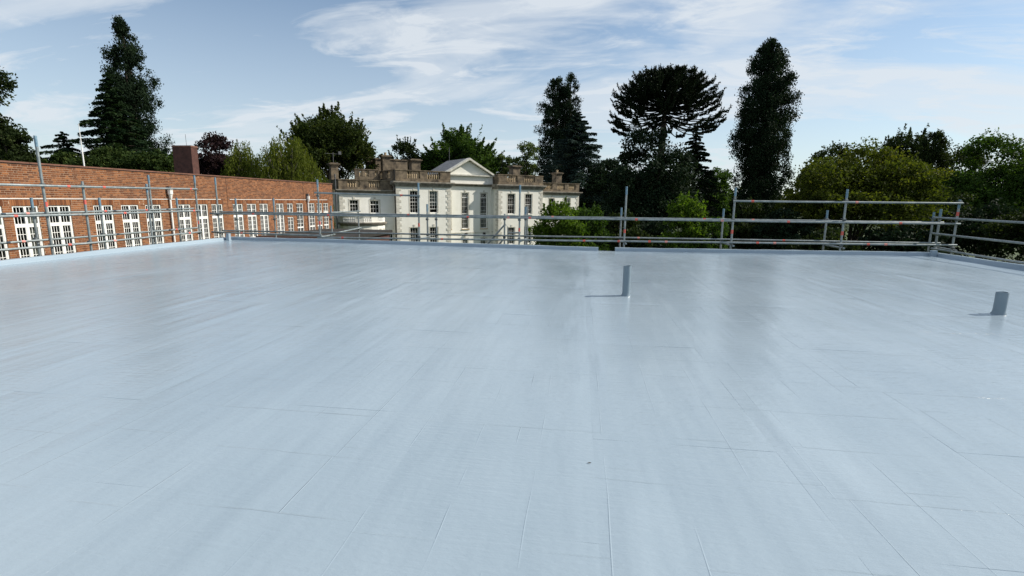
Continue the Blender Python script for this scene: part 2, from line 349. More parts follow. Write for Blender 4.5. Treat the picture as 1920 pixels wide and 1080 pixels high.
# ------------------------------------------------------------------ scaffold guardrails
TR = .034
def V3(a): return tuple(float(x) for x in a)
class Scaffold:
    def __init__(s, label, loc):
        s.t = thing('scaffold_guardrail', label, 'scaffold', loc, 0, 'tube scaffolds round the roof'); s.o = np.array(loc, float)
    def L(s, p): return np.array(p, float)-s.o
    def pole(s, x, y, top, blue=True, band=None, couplers=(), base=GROUND):
        # a hair of lean, as hand-set tubes have
        ln = random.uniform(-.004, .004)
        p = s.L((x, y, base)); q = s.L((x+ln*top, y+ln*top, top))
        o = MB().tube(p, q, TR, n=10).build('standard', 'galv', s.t); shade_auto(o)
        if blue:
            a = p+(q-p)*((top-.28-base)/(top-base)); e = p+(q-p)*1.0008
            shade_auto(MB().tube(a, e, TR*1.05, n=10).build('painted_end', 'bluepaint', o))
        if band is not None:
            a = s.L((x, y, band)); shade_auto(MB().tube(a, a+np.array([0, 0, .13]), TR*1.08, n=10).build('tape_band', 'redtape', o))
        for z in couplers: s.coupler((x, y, z), o)
        return o
    def coupler(s, p, parent):
        q = s.L(p); mb = MB()
        mb.tube(q+np.array([0, 0, -.035]), q+np.array([0, 0, .035]), TR*1.45, n=8)
        mb.tube(q+np.array([-.045, -.03, .0]), q+np.array([.045, -.03, .0]), TR*1.25, n=8)
        mb.tube(q+np.array([.05, -.045, -.02]), q+np.array([.05, .07, -.02]), .010, n=6)
        mb.tube(q+np.array([-.05, -.02, .03]), q+np.array([-.05, .09, .03]), .010, n=6)
        mb.build('coupler', 'fitting', parent)
    def rail(s, p, q, tapes=(), name='rail', faded=()):
        p = s.L(p); q = s.L(q); m = 8
        sag = random.uniform(.0, .006)
        pts = [p+(q-p)*i/m - np.array([0, 0, sag*sin(pi*i/m)]) for i in range(m+1)]
        o = MB().path(pts, [TR]*(m+1), 10).build(name, 'galv', s.t); shade_auto(o)
        d = (q-p)/np.linalg.norm(q-p)
        for k, lst in (('redtape', tapes), ('pinktape', faded)):
            for f in lst:
                c = p+(q-p)*f; c = c-np.array([0, 0, sag*sin(pi*f)])
                shade_auto(MB().tube(c-d*.045, c+d*.045, TR*1.09, n=10).build('tape_band', k, o))
        return o
# --- back run
YI, YO = 18.22, 19.4
sb = Scaffold('long scaffold tube rails along the back kerb before white house and trees', (0, YI, GROUND))
def ux(px, py, y): return float(on_y(px, py, y)[0])
def zz(px, py, y): return float(on_y(px, py, y)[2])
inner = [(409, 400, 333, None), (598, 395, 337, (600, 421)), (785, 397, 343, (787, 425)), (974, 400, 347, (974, 434)), (1172.5, 405, 350, (1170, 437)), (1375, 405, 352, (1371, 438)), (1583, 405, 355, (1577, 441)), (1792.5, 420, 374.5, (1791, 405))]
uin = []
for px, py, yt, bd in inner:
    u = ux(px, py, YI); uin.append(u); top = zz(px, yt, YI)
    b = zz(bd[0], bd[1], YI) if bd else None
    cps = [zz(px, 412, YI) if px > 900 else zz(px, 403, YI), .25]
    if px > 1370 or 590 < px < 800: cps.append(1.74)
    sb.pole(u, YI, top, True, b, cps)
zmid = lambda u: 1.02+.0015*u
zlow = lambda u: .235+.009*u
for i in range(1, len(uin)-1):
    a, b = uin[i]-.08, uin[i+1]+.08
    yy = YI-TR*2-.002 if i % 2 else YI-TR*2
    sb.rail((a, yy, zmid(a)), (b, yy, zmid(b)), tapes=([.12] if i in (1, 3, 4) else [.5]), faded=([.88] if i in (2, 4) else []))
    sb.rail((a, yy, zlow(a)), (b, yy, zlow(b)), tapes=([.62, .93] if i == 3 else [.25]), faded=([.4] if i > 3 else []))
sb.rail((uin[0]-.3, YI-TR*2, zmid(uin[0])), (uin[1]+.1, YI-TR*2, zmid(uin[1])), tapes=[.4])
sb.rail((uin[0]-.3, YI-TR*2, .27), (uin[1]+.1, YI-TR*2, .22), tapes=[.28])
sb.rail((uin[1]-.1, YI-TR*2, zz(600, 361.5, YI)), (uin[2]+.08, YI-TR*2, zz(786, 367, YI)), tapes=[.83])
for i in (5, 6): sb.rail((uin[i]-.06, YI-TR*2, 1.69+.002*i), (uin[i+1]+.06, YI-TR*2, 1.70), tapes=([.17] if i == 5 else []), faded=([.1] if i == 6 else []))
outer = [(443.5, 400, 372), (515, 405, 372), (620.5, 400, 386), (801, 400, 383), (818, 410, 400), (985.5, 400, 388), (1164.5, 405, 389.5), (1356, 405, 391.5), (1550.5, 405, 394.5), (1748, 420, 398), (1760, 420, 392)]
uo = []
for k, (px, py, yt) in enumerate(outer):
    u = ux(px, py, YO); uo.append(u)
    sb.pole(u, YO, zz(px, yt, YO), k not in (4,), None, [zz(px, 411, YO), .25])
seq = [uin[0]-.6, uo[2], uo[3], uo[5], uo[6], uo[7], uo[8], uo[10]]
for i in range(len(seq)-1):
    a, b = seq[i]-.1, seq[i+1]+.1
    sb.rail((a, YO-TR*2, 1.03), (b, YO-TR*2, 1.03+.002*i), faded=([.3] if i in (3, 5) else []), tapes=([.8] if i in (1, 4) else []))
    sb.rail((a, YO-TR*2, .25+.01*i), (b, YO-TR*2, .26+.01*i), faded=([.2] if i == 4 else []), tapes=([.6] if i == 5 else []))
# transoms between the two rows, at each pair, and the short boards under them
for i, (a, b) in enumerate([(uin[1], uo[2]), (uin[2], uo[3]), (uin[3], uo[5]), (uin[4], uo[6]), (uin[5], uo[7]), (uin[6], uo[8]), (uin[7], uo[10])]):
    sb.rail((a+.06, YI-.12, .17), (b+.06, YO+.12, .17), name='transom')
# handrail return behind the left bay
ur = uo[2]; P = on_x(673, 430, ur); yr = float(P[1])
sb.pole(ur, yr, float(on_x(673, 394, ur)[2]), False, None, [1.1, .25])
sb.rail((ur+.05, YO-.1, zz(624, 398.5, YO)), (ur+.05, yr+.1, float(on_x(672, 396, ur)[2])))
sb.rail((ur+.05, YO-.1, zz(624, 438, YO)), (ur+.05, yr+.1, float(on_x(672, 427.5, ur)[2])))
# ladder bay: short post, diagonal brace and curved ladder head
u9 = ux(946, 420, YO); sb.pole(u9, YO, zz(946, 401, YO), False, None, [zz(946, 411, YO), zz(946, 445, YO)])
sb.rail((ux(905, 468, YO), YO+.06, zz(905, 468, YO)), (ux(946, 421, YO), YO+.06, zz(946, 421, YO)), name='diagonal_brace')
sb.rail((ux(926, 468, YO), YO+.09, zz(926, 468, YO)), (ux(946, 446, YO), YO+.09, zz(946, 446, YO)), name='diagonal_brace')
lad = [on_y(a, b, YO+.25) for a, b in [(946, 426), (948.5, 421), (952, 425), (952.5, 440), (952.5, 470)]]
shade_auto(MB().path([sb.L(p) for p in lad], [.02]*5, 8).build('ladder_stile', 'galv', sb.t))
sb.rail((ux(952, 437, YO), YO+.2, zz(952, 437, YO)), (ux(975, 437, YO), YO+.2, zz(975, 437, YO)), name='ladder_rung')
sb.pole(ux(988.5, 400, YO+1.1), YO+1.1, zz(988.5, 387, YO+1.1), False, None, [.25])

# --- left run
XI, XO = -14.42, -15.5
sf = Scaffold('scaffold tube rails along the left kerb, in front of the brick building', (XI, 12, GROUND))
def vx(px, py, x): return float(on_x(px, py, x)[1])
def vz(px, py, x): return float(on_x(px, py, x)[2])
for px, py, yt, top, bd in [(86, 380, 255, 68, (88, 383)), (162, 400, 340, 157, (160, 379)), (280, 400, 345, 275, None), (370.5, 400, 329, 363, (371, 417))]:
    v = vx(px, py, XI); b = vz(bd[0], bd[1], XI)-.065 if bd else None
    sf.pole(XI, v, vz(top, yt, XI), yt < 335 or px == 280, b, [1.92, 1.12, .28])
for px, py, yt in [(65, 420, 371), (192, 420, 371), (286, 400, 329), (334.5, 410, 371)]:
    sf.pole(XO, vx(px, py, XO), vz(px, yt, XO), True, None, [1.15, .4])
def lr(p0, p1, x, ext=1.6, **k):
    a = on_x(*p0, x); b = on_x(*p1, x); d = (a-b)/np.linalg.norm(a-b); sf.rail(a+d*ext, b-d*.08, **k)
XR = XI+TR*2
lr((0, 345.5), (157, 350), XR, tapes=[.86]); lr((157, 350), (366, 354.5), XR+.003, .1, tapes=[.16, .93])
lr((0, 405.5), (160, 402), XR, tapes=[.5]); lr((160, 402), (372, 395), XR+.003, .1, tapes=[.3, .93])
lr((0, 469), (168, 456), XR, tapes=[.83]); lr((168, 456), (374, 435), XR+.003, .1, faded=[.2], tapes=[.87])
XR2 = XO+TR*2
lr((0, 401.5), (165, 397), XR2, faded=[.55]); lr((165, 397), (360, 391), XR2+.003, .1, tapes=[.15, .5])
lr((0, 456), (162, 444), XR2, faded=[.53]); lr((162, 444), (372, 427), XR2+.003, .1, tapes=[.75])

# --- right run
XQ = 12.12
sr = Scaffold('scaffold tube rails along the right kerb, in front of the dark trees', (XQ, 15, GROUND))
for (a, b, tp) in [((1755, 408), (1920, 417.5), []), ((1752, 438), (1920, 456), []), ((1750, 466.5), (1920, 493), [])]:
    A = on_x(*a, XQ); B = on_x(*b, XQ); d = (B-A)/np.linalg.norm(B-A); sr.rail(A-d*.1, B+d*2.6, tapes=tp)
sr.pole(XQ+.06, 13.0, 1.6, True, None, [1.2, .65, .1])
sr.pole(XQ+.06, 18.9, zz(1750, 392, 18.9), True, None, [1.2, .65, .15])

# ------------------------------------------------------------------ brick building on the left
def shift(mb, dx, dy, dz):
    mb.v = [(x+dx, y+dy, z+dz) for x, y, z in mb.v]; return mb
def xform(mb, ang, ox, oy):
    c, s_ = cos(ang), sin(ang); mb.v = [(ox+x*c-y*s_, oy+x*s_+y*c, z) for x, y, z in mb.v]; return mb
BU = -21.45
V_NEAR, V_FAR = 9.0, 41.9
bb = thing('brick_building', 'long red brick building with a row of tall white-framed windows and flat parapet', 'building', (BU, 0, GROUND))
def bput(mb, name, mat, parent=None, **k): return shift(mb, 0, 0, -GROUND).build(name, mat, parent or bb, **k)
OW, ZH = .95, 1.23
starts = [15.28, 16.56, 17.86, 19.82, 21.2, 22.54, 24.54, 25.86, 27.1, 28.95, 30.32, 31.6, 33.48, 34.84, 36.1, 37.92, 39.12, 40.2]
starts = [12.1, 13.6] + starts
OPEN = []   # (v0, v1, z0, z1, kind)
for i, a in enumerate(starts):
    if i == 15: OPEN += [(a, a+.8, .5, ZH, 'small'), (a, a+.8, -2.1, .22, 'door')]
    elif i >= 16: OPEN.append((a, a+(.86 if i > 16 else OW), -1.25, ZH, 'sash'))
    else: OPEN.append((a, a+OW, -2.25, ZH, 'french'))
ZTOP = 1.479+16*.083
def solid(z0, z1, lo=V_NEAR, hi=V_FAR):
    cuts = sorted((a, b) for a, b, c, d, k in OPEN if c < z1-.001 and d > z0+.001)
    out = []; p = lo
    for a, b in cuts:
        if a > p: out.append((p, a))
        p = max(p, b)
    if p < hi: out.append((p, hi))
    return out
zc = sorted({GROUND, ZTOP, *[o[2] for o in OPEN], *[o[3] for o in OPEN]})
core = MB()
for z0, z1 in zip(zc[:-1], zc[1:]):
    for a, b in solid(z0, z1): core.box(-.32, 0, a, b, z0, z1)
bput(core, 'wall', 'mortar')
# bricks: Flemish bond
ST, HD, J, CH = .220, .103, .016, .083
rows = []
for k in range(-39, 20):
    z0 = ZH + k*CH; z1 = z0+CH-J
    v = V_NEAR + (.1775 if k % 2 else 0) - .4; n = 0
    sol = solid(z0, z1)
    if 0 <= k < 3:   # leave room for the soldier lintels
        lint = [(a-.06, b+.06) for a, b, c, d, kk in OPEN if d == ZH]
        s2 = []
        for a, b in sol:
            p = a
            for c, d in sorted(lint):
                if d <= p or c >= b: continue
                if c > p: s2.append((p, c-J))
                p = d+J
            if p < b: s2.append((p, b))
        sol = s2
    while v < V_FAR:
        ln = ST if n % 2 == 0 else HD
        for a, b in sol:
            c, d = max(v, a), min(v+ln, b)
            if d-c > .03: rows.append((c, d, z0, z1))
        v += ln+J; n += 1
full = [r_ for r_ in rows if abs((r_[1]-r_[0])-ST) < .003 or abs((r_[1]-r_[0])-HD) < .003]
vis = sorted([r_ for r_ in full if r_[0] > 16.35 and r_[2] > -.6], key=lambda r_: r_[0])[:300]
visset = set(vis)
def bpiece(c, d, z0, z1, x1): return MB().box(-.01, x1, c, d, z0, z1)
def faces5(k): return [(k+4, k+5, k+6, k+7), (k, k+1, k+5, k+4), (k+1, k+2, k+6, k+5), (k+2, k+3, k+7, k+6), (k, k+3, k+2, k+1)]
stuff = MB(); rnd = []
def add_stuff(c, d, z0, z1, bias=0):
    k = len(stuff.v); x1 = random.uniform(.006, .011)
    stuff.v += [(-.002, c, z0), (x1, c, z0), (x1, d, z0), (-.002, d, z0), (-.002, c, z1), (x1, c, z1), (x1, d, z1), (-.002, d, z1)]
    stuff.f.extend(faces5(k)); rnd.extend([min(1, max(0, random.random()*.97+bias))]*8)
for r_ in rows:
    if r_ not in visset: add_stuff(*r_, -.16 if r_[2] > 1.47 else .06)
for a, b, c, d, kk in OPEN:
    if d != ZH: continue
    n = int((b-a+.12)/.076); w = (b-a+.12)/n
    for i in range(n): add_stuff(a-.06+i*w+.005, a-.06+(i+1)*w-.005, ZH, ZH+.236, -.08 if i % 2 else .0)
o = bput(stuff, 'brickwork', 'brick', rnd=rnd); o['kind'] = 'stuff'
bmeshes = {}
for ln in (ST, HD):
    for q in range(8):
        bmeshes[(ln, q)] = MB().box(-.01, .006+.0006*q, 0, ln, 0, CH-J).mesh('brick', M['brick'], rnd=q/7*.97)
for c, d, z0, z1 in vis:
    ln = ST if abs(d-c-ST) < .003 else HD
    link('brick', bmeshes[(ln, max(0, random.randrange(8)-(1 if z0 > 1.47 else 0)))], bb, (0, c, z0-GROUND))
# coping, string course, movement joints
cop = MB(); v = V_NEAR
while v < V_FAR+.05: cop.box(-.36, .045, v, min(v+1.19, V_FAR+.05), ZTOP+.03, ZTOP+.095); v += 1.2
bput(cop, 'coping', 'coping')
bput(MB().box(-.30, .012, V_NEAR, V_FAR, ZTOP-.004, ZTOP+.03), 'coping_shadow_strip', 'black')  # black strip standing in for the shadow line under the coping
for a, b in ((V_NEAR, 27.9), (28.7, 33.0), (33.4, 40.9)): bput(MB().box(0, .03, a, b, 1.4835, 1.512), 'string_course', 'white')
for px, z0 in ((425, .9), (568.5, -1.5), (588, 1.5)):
    v = float(on_x(px, 360, BU)[1]); bput(MB().box(-.01, .014, v-.012, v+.012, z0, ZTOP), 'movement_joint', 'black')
# building behind the front wall
bput(MB().box(-10, -.33, V_NEAR, V_FAR, 1.9, 2.2), 'roof', 'lead')
bput(MB().box(-10, -9.7, V_NEAR, V_FAR, GROUND, ZTOP), 'back_wall', 'brickcore')
bput(MB().box(-9.7, -.33, V_FAR-.3, V_FAR, GROUND, ZTOP).box(-9.7, -.33, V_NEAR, V_NEAR+.3, GROUND, ZTOP), 'end_wall', 'brickcore')
bput(MB().box(-2.6, -2.5, V_NEAR+.3, V_FAR-.3, GROUND, 1.9), 'inner_wall', 'interior')
# windows
def french(w, zb):      # origin at opening head, near jamb; returns frame, bars, glass list
    fr, ba = MB(), MB(); h = zb; X0, X1 = -.12, -.035
    fr.box(X0, X1, 0, .065, h, 0).box(X0, X1, w-.065, w, h, 0).box(X0, X1, .065, w-.065, -.06, 0)
    m = w/2; zt0, zt1 = -.84, -.70
    fr.box(X0, X1, m-.045, m+.045, h, -.06).box(X0, X1-.003, .065, m-.045, zt0, zt1).box(X0, X1-.003, m+.045, w-.065, zt0, zt1)
    gl = []
    for a, b in ((.065, m-.045), (m+.045, w-.065)):
        fr.box(X0+.01, X1-.012, a, a+.028, h, zt0).box(X0+.01, X1-.012, b-.028, b, h, zt0)
        for z0, z1, nr, e in ((zt1, -.06, 2, .012), (max(h, -3.3), zt0, max(2, int((zt0-max(h, -3.3))/.27)), .028)):
            aa, bb_ = a+e, b-e
            for i in (1, 2): c = aa+(bb_-aa)*i/3; ba.box(-.09, -.062, c-.009, c+.009, z0, z1)
            for i in range(1, nr):
                c = z0+(z1-z0)*i/nr; tk = .035 if (nr > 4 and i == nr//2) else .010
                ba.box(-.092, -.06, aa, bb_, c-tk, c+tk)
            gl.append((aa, bb_, z0, z1))
    return fr, ba, gl
def glaze(gl, parent, x=-.078):
    for a, b, z0, z1 in gl:
        m = MB(); m.box(x-.003, x+.003, a, b, z0, z1); m.build('pane', 'glass', parent)
fm, bm_, gl0 = french(OW, -3.48); frm = fm.mesh('window', M['white']); brm = bm_.mesh('glazing_bars', M['white'])
gms = [MB().box(-.081, -.075, a, b, z0, z1).mesh('pane', M['glass']) for a, b, z0, z1 in gl0]
cu = {}
for q, (a, b) in enumerate(((.03, .92), (.03, .35), (.55, .92), (.3, .92))):
    c = MB(); n = 24
    for i in range(n+1):
        y = a+(b-a)*i/n
        for z in (-1.9 if q else -1.3, -.02): c.v.append((-.19+.018*sin(i*1.9), y, z))
    for i in range(n): c.f.append((2*i, 2*i+2, 2*i+3, 2*i+1))
    cu[q] = c.mesh('curtain', M['curtain'])
cpick = [None, 1, 0, 2, None, 0, 3, 1, 0, None, 3, 2, None, 1, 0, None, None, 2, None, 1]
wi = 0
for a, b, z0, z1, kind in OPEN:
    if kind == 'french':
        w = link('window', frm, bb, (0, a, z1-GROUND)); link('glazing_bars', brm, w)
        for gm in gms: link('pane', gm, w)
    else:
        w_ = b-a; h = z0-z1; fr, ba = MB(), MB(); e = .06
        fr.box(-.12, -.035, 0, e, h, 0).box(-.12, -.035, w_-e, w_, h, 0).box(-.12, -.035, e, w_-e, -e, 0).box(-.12, -.035, e, w_-e, h, h+.07)
        m = w_/2
        fr.box(-.118, -.037, m-.03, m+.03, h+.07, -e)
        nr = max(2, round(-h/.3)); cols = (e, m-.03), (m+.03, w_-e)
        if kind == 'sash': fr.box(-.118, -.039, e, w_-e, -.84, -.71).box(-.118, -.039, e, w_-e, -1.9, -1.80)
        for c0, c1 in cols:
            cc = (c0+c1)/2; ba.box(-.09, -.06, cc-.01, cc+.01, h+.07, -e)
            for i in range(1, nr): zz_ = h+(-h)*i/nr; ba.box(-.092, -.058, c0, c1, zz_-.011, zz_+.011)
        w = fr.build('window', 'white', bb, loc=(0, a, z1-GROUND)); ba.build('glazing_bars', 'white', w)
        for c0, c1 in cols: glaze([(c0, c1, h+.07, -e)], w)
        if kind in ('sash', 'small'): MB().box(-.12, .06, -.05, w_+.05, h-.06, h-.002).build('sill', 'white', w)
    q = cpick[wi % len(cpick)]; wi += 1
    if q is not None and kind in ('french', 'sash'): link('curtain', cu[q], w)
# rainwater hoppers and pipes
for px, z in ((316, 1.86), (575, 1.66)):
    v = float(on_x(px, 372, BU)[1])
    dp = bput(MB().tube((.09, v, GROUND), (.09, v, z-.35), .05, n=10), 'downpipe', 'white', smooth=False)
    hp = MB().lathe([(.05, -.45), (.07, -.38), (.1, -.22), (.125, -.2), (.125, 0), (.14, .0), (.14, .03)], .13, v, 8, z+.1); shift(hp, 0, 0, -GROUND).build('hopper', 'white', dp)
    MB().box(.0, .2, v-.10, v+.02, z+.1-GROUND, z+.3-GROUND).build('outlet', 'lead', dp)
# chimney with an aerial, and a mast
cx1 = on_x(360, 300, -26.0); cv = float(cx1[1])
chx0 = float(on_y(325, 300, cv)[0]); chv1 = float(on_x(372, 300, -26.0)[1]); cht = float(on_y(343, 272.5, cv)[2])
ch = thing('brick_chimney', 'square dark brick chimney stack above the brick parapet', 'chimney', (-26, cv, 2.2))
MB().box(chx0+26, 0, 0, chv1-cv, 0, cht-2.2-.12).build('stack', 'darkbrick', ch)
MB().box(chx0+26-.03, .03, -.03, chv1-cv+.03, cht-2.2-.12, cht-2.2-.04).box(chx0+26, 0, 0, chv1-cv, cht-2.2-.04, cht-2.2).build('cap', 'coping', ch)
MB().tube((-.55, .3, cht-2.2-.02), (-.56, .3, cht-2.2+.75), .012, n=6).build('aerial', 'lead', ch)
pm = on_x(158, 312, -25.0); pt = on_y(154.5, 232, float(pm[1]))
ms = thing('roof_mast', 'thin white mast rising from the brick building roof against the conifers', 'mast', (-25, float(pm[1]), 2.2))
zt = float(pt[2])-2.2
MB().tube((0, 0, 0), (0, 0, zt*.6), .035, .03, 8).tube((0, 0, zt*.6), (0, 0, zt), .022, .014, 8).build('pole', 'white', ms)
MB().box(-.12, .12, -.12, .12, 0, .06).build('base_plate', 'lead', ms)

# ------------------------------------------------------------------ white house
HA = radians(34)+YAW
d0 = ray(742.5, 372); d0 = d0/(d0 @ FWD); HC = CO+d0*58; HC[2] = GROUND
hs = thing('white_house', 'white rendered country house with pediment, stone balustrades and quoins', 'house', V3(HC), HA)
def hput(mb, name, mat, parent=None, **k): return shift(mb, 0, 0, -GROUND).build(name, mat, parent or hs, **k)
def wall(s0, s1, y, z0, z1, opens, th=.35):
    mb = MB(); zs = sorted({z0, z1, *[o[2] for o in opens], *[o[3] for o in opens]})
    for a, b in zip(zs[:-1], zs[1:]):
        p = s0
        for o in sorted(opens):
            if o[2] < b-.001 and o[3] > a+.001:
                if o[0] > p: mb.box(p, o[0], y, y+th, a, b)
                p = max(p, o[1])
        if p < s1: mb.box(p, s1, y, y+th, a, b)
    return mb
def sash(s0, s1, z0, z1, y, cols=3, rows_=6, meet=.5, arch=False, sill='cream', key=True, xf=None, openb=0, blind=False):
    w, h = s1-s0, z1-z0; e = .07; fr = MB(); Y0, Y1 = .11, .19
    fr.box(0, e, Y0, Y1, 0, h).box(w-e, w, Y0, Y1, 0, h).box(e, w-e, Y0, Y1, h-e, h).box(e, w-e, Y0, Y1, 0, .09)
    if meet: fr.box(e, w-e, Y0+.01, Y1-.004, h*meet-.03, h*meet+.03)
    ba = MB(); zlo = .09+openb
    for i in range(1, cols): c = e+(w-2*e)*i/cols; ba.box(c-.012, c+.012, .135, .165, zlo, h-e-(.5 if arch else 0))
    for i in range(1, rows_):
        c = .09+(h-e-.09)*i/rows_
        if c > zlo and not (arch and c > h-.55): ba.box(e, w-e, .134, .166, c-.012, c+.012)
    if openb: ba.box(e, w-e, .13, .17, zlo-.04, zlo+.02)
    if arch:
        for rr in (.5, .28):
            n = 8; R0 = (w/2-e)*rr*2*.98
            for i in range(n):
                a0, a1 = pi*i/n, pi*(i+1)/n; zc_ = h-e-.5
                p0 = (w/2+R0*cos(a0), .15, zc_+min(.47, R0*sin(a0)*1.15)); p1 = (w/2+R0*cos(a1), .15, zc_+min(.47, R0*sin(a1)*1.15)); ba.tube(p0, p1, .014, n=4)
        for a in (.6, 1.57, 2.5): ba.tube((w/2, .15, h-e-.5), (w/2+(w/2-e)*cos(a)*.98, .15, h-e-.5+.46*sin(a)), .011, n=4)
        ba.box(e, w-e, .13, .17, h-e-.53, h-e-.48)
    gl = MB().box(e, w-e, .147, .153, zlo, h-e)
    rm = MB().box(.02, w-.02, .9, .95, .02, h-.02).box(-.3, .0, .35, .95, 0, h).box(w, w+.3, .35, .95, 0, h)
    sl_ = MB().box(-.09, w+.09, -.09, .12, -.12, -.004)
    bl = MB().box(e, w-e, .2, .215, h*.35, h-e)
    ke = MB().prism([(w/2-.09, h-.002), (w/2+.09, h-.002), (w/2+.13, h+.36), (w/2-.13, h+.36)], 'y', -.05, .02)
    arc = MB().box(-.12, -.0, -.022, .02, -.0, h+.1).box(w, w+.12, -.022, .02, 0, h+.1).box(0, w, -.022, .02, h, h+.1)
    for q in (fr, ba, gl, rm, sl_, ke, arc, bl):
        shift(q, 0, 0, z0-GROUND)
        if xf: xform(q, xf[2], xf[0], xf[1])
        else: shift(q, s0, y, 0)
    o = fr.build('window', 'white', hs); ba.build('glazing_bars', 'white', o); gl.build('pane', 'glass', o); rm.build('reveal', 'interior', o)
    if sill: sl_.build('sill', sill, o)
    if key: ke.build('keystone', 'quoin', o)
    arc.build('architrave', 'quoin', o)
    if blind: bl.build('blind', 'curtain', o)
    return o
R2, RW = 1.3, .7
def cornice(s0, s1, y, z0, z1, mat='stonetop', ends=(1, 1)):
    n = 4; pr = [(0, .10), (.12, .16), (.30, .30), (.42, .40)]
    mb = MB(); h = z1-z0
    for i in range(n):
        a = z0+h*i/n; b = z0+h*(i+1)/n; p = pr[i][1]; mb.box(s0-(p if ends[0] else 0), s1+(p if ends[1] else 0), y-p, y+.3, a, b-.001)
    return hput(mb, 'cornice', mat)
balm = MB().lathe([(.075, 0), (.075, .05), (.045, .08), (.095, .22), (.085, .32), (.04, .45), (.055, .52), (.075, .56), (.075, .60)], 0, 0, 7).mesh('baluster', M['tan'], True)
balw = MB().lathe([(.075, 0), (.075, .05), (.045, .08), (.095, .22), (.085, .32), (.04, .45), (.055, .52), (.075, .56), (.075, .60)], 0, 0, 7).mesh('baluster', M['white'], True)
def parapet(s0, s1, y, z0, z1, gaps, axis='s', nb=6, th=.34, mat='stone', bm=None):
    # a parapet wall with baluster openings; axis 's' runs along the front, 'y' runs back from it
    mb = MB(); a0, b0 = z0+.42*(z1-z0)*.6, z1-.16
    def bx(p, q, zA, zB, e=0):
        if axis == 's': mb.box(p, q, y-e, y+th+e, zA, zB)
        else: mb.box(y-e, y+th+e, p, q, zA, zB)
    bx(s0, s1, z0, a0); bx(s0, s1, b0, z1-.09); bx(s0-.06, s1+.06, z1-.089, z1, .06)
    p = s0
    for c, d in gaps: bx(p, c, a0, b0, .012); p = d
    bx(p, s1, a0, b0, .012)
    o = hput(mb, 'parapet', mat)
    sc = (b0-a0)/.60
    for c, d in gaps:
        for i in range(nb):
            q = c+(d-c)*(i+.5)/nb; loc = (q, y+th/2, a0-GROUND) if axis == 's' else (y+th/2, q, a0-GROUND)
            k = link('baluster', bm or balm, o, loc); k.scale = (1, 1, sc)
    return o
# main front: two projecting blocks and a recessed centre
LE, CE, RE, HB = 6.98, 13.87, 21.1, 14.0
LW = [(1.68, 2.72, 0, 2.6), (4.18, 5.24, 0, 2.6), (1.63, 2.68, -4.2, -1.68), (4.15, 5.2, -4.2, -1.68)]
RWN = [(15.36, 16.5, -.2, 2.46), (18.18, 19.3, -.2, 2.46), (15.46, 16.5, -4.2, -1.95), (18.2, 19.3, -4.2, -1.95)]
hput(wall(0, LE, 0, GROUND, 3.05, LW), 'wall', 'cream'); hput(wall(CE, RE, 0, GROUND, 3.05, RWN), 'wall', 'cream')
CW = [(7.0, 7.66, -2.05, 2.5), (9.23, 10.2, -2.05, 2.5), (11.96, 12.94, -2.05, 2.5), (12.04, 12.86, -4.2, -3.3), (9.3, 10.1, -4.2, -3.3)]
hput(wall(LE, CE, R2, GROUND, 3.3, CW), 'wall', 'cream')
for a, b, c, d in LW: sash(a, b, c, d, 0, 3, 6 if c > -1 else 5, .5, openb=(.42 if (a > 3 and c > -1) else 0), blind=(a > 3 and c > -1))
for a, b, c, d in RWN: sash(a, b, c, d, 0, 3, 5, .48)
for a, b, c, d in CW:
    if c > -3: sash(a, b, c, d, R2, 4, 8, .42, True, 'tan')
    else: sash(a, b, c, d, R2, 3, 2, 0, False, None)
hput(MB().box(LE+.02, CE-.02, R2-.05, R2, -2.6, -2.5), 'string_course', 'quoin')
for s_ in (9.75, 12.45): hput(MB().box(s_-.12, s_+.12, R2-.28, R2, -2.85, -2.62), 'floodlight', 'black')
# side returns
hput(MB().box(0, .35, .352, HB, GROUND, 3.05).box(RE-.35, RE, .352, HB, GROUND, 3.05).box(LE-.35, LE, .352, R2, GROUND, 3.05).box(CE, CE+.35, .352, R2+.6, GROUND, 3.05).box(.352, RE-.36, HB-.35, HB, GROUND, 3.05), 'wall', 'cream')
hput(MB().box(.352, RE-.36, 1.8, HB-.36, 3.06, 3.3).box(.352, LE-.36, .36, 1.8, 3.06, 3.3).box(CE+.36, RE-.36, .36, 1.8, 3.06, 3.3), 'roof', 'lead')
cornice(0, LE, 0, 3.05, 3.65); cornice(CE, RE, 0, 3.05, 3.65)
hput(MB().box(-.4, -.003, .3, HB, 3.25, 3.65).box(-.2, -.002, .3, HB, 3.05, 3.25), 'cornice', 'stonetop')
hput(MB().box(CE-.4, CE-.003, .3, R2, 3.3, 3.65).box(CE-.2, CE-.003, .3, R2, 3.05, 3.3), 'cornice', 'stonetop')
hput(MB().box(0, LE, -.02, .3, 3.652, 3.7).box(CE, RE, -.02, .3, 3.652, 3.7).box(0, .33, .3, HB, 3.652, 3.7), 'blocking_course', 'stone')
parapet(0, LE, 0, 3.7, 4.95, [(1.4, 3.0), (3.88, 5.6)])
parapet(CE, RE, 0, 3.7, 4.93, [(15.15, 16.85), (17.95, 19.72)])
parapet(.42, HB, 0, 3.7, 4.95, [(1.6, 2.6), (4.3, 5.3), (8.8, 10.0)], 'y', 5)
parapet(.42, 2.4, CE+.01, 3.7, 4.93, [], 'y')
parapet(.42, HB, RE-.35, 3.7, 4.93, [], 'y')
# taller rear block whose parapet shows above the left wing
parapet(-3.35, -.45, 4.0, 3.9, 5.05, [(-2.9, -2.5), (-2.15, -1.75), (-1.0, -.65)], nb=3)
hput(MB().box(-3.35, -.45, 4.02, HB, 2.5, 3.9), 'rear_block', 'stone')
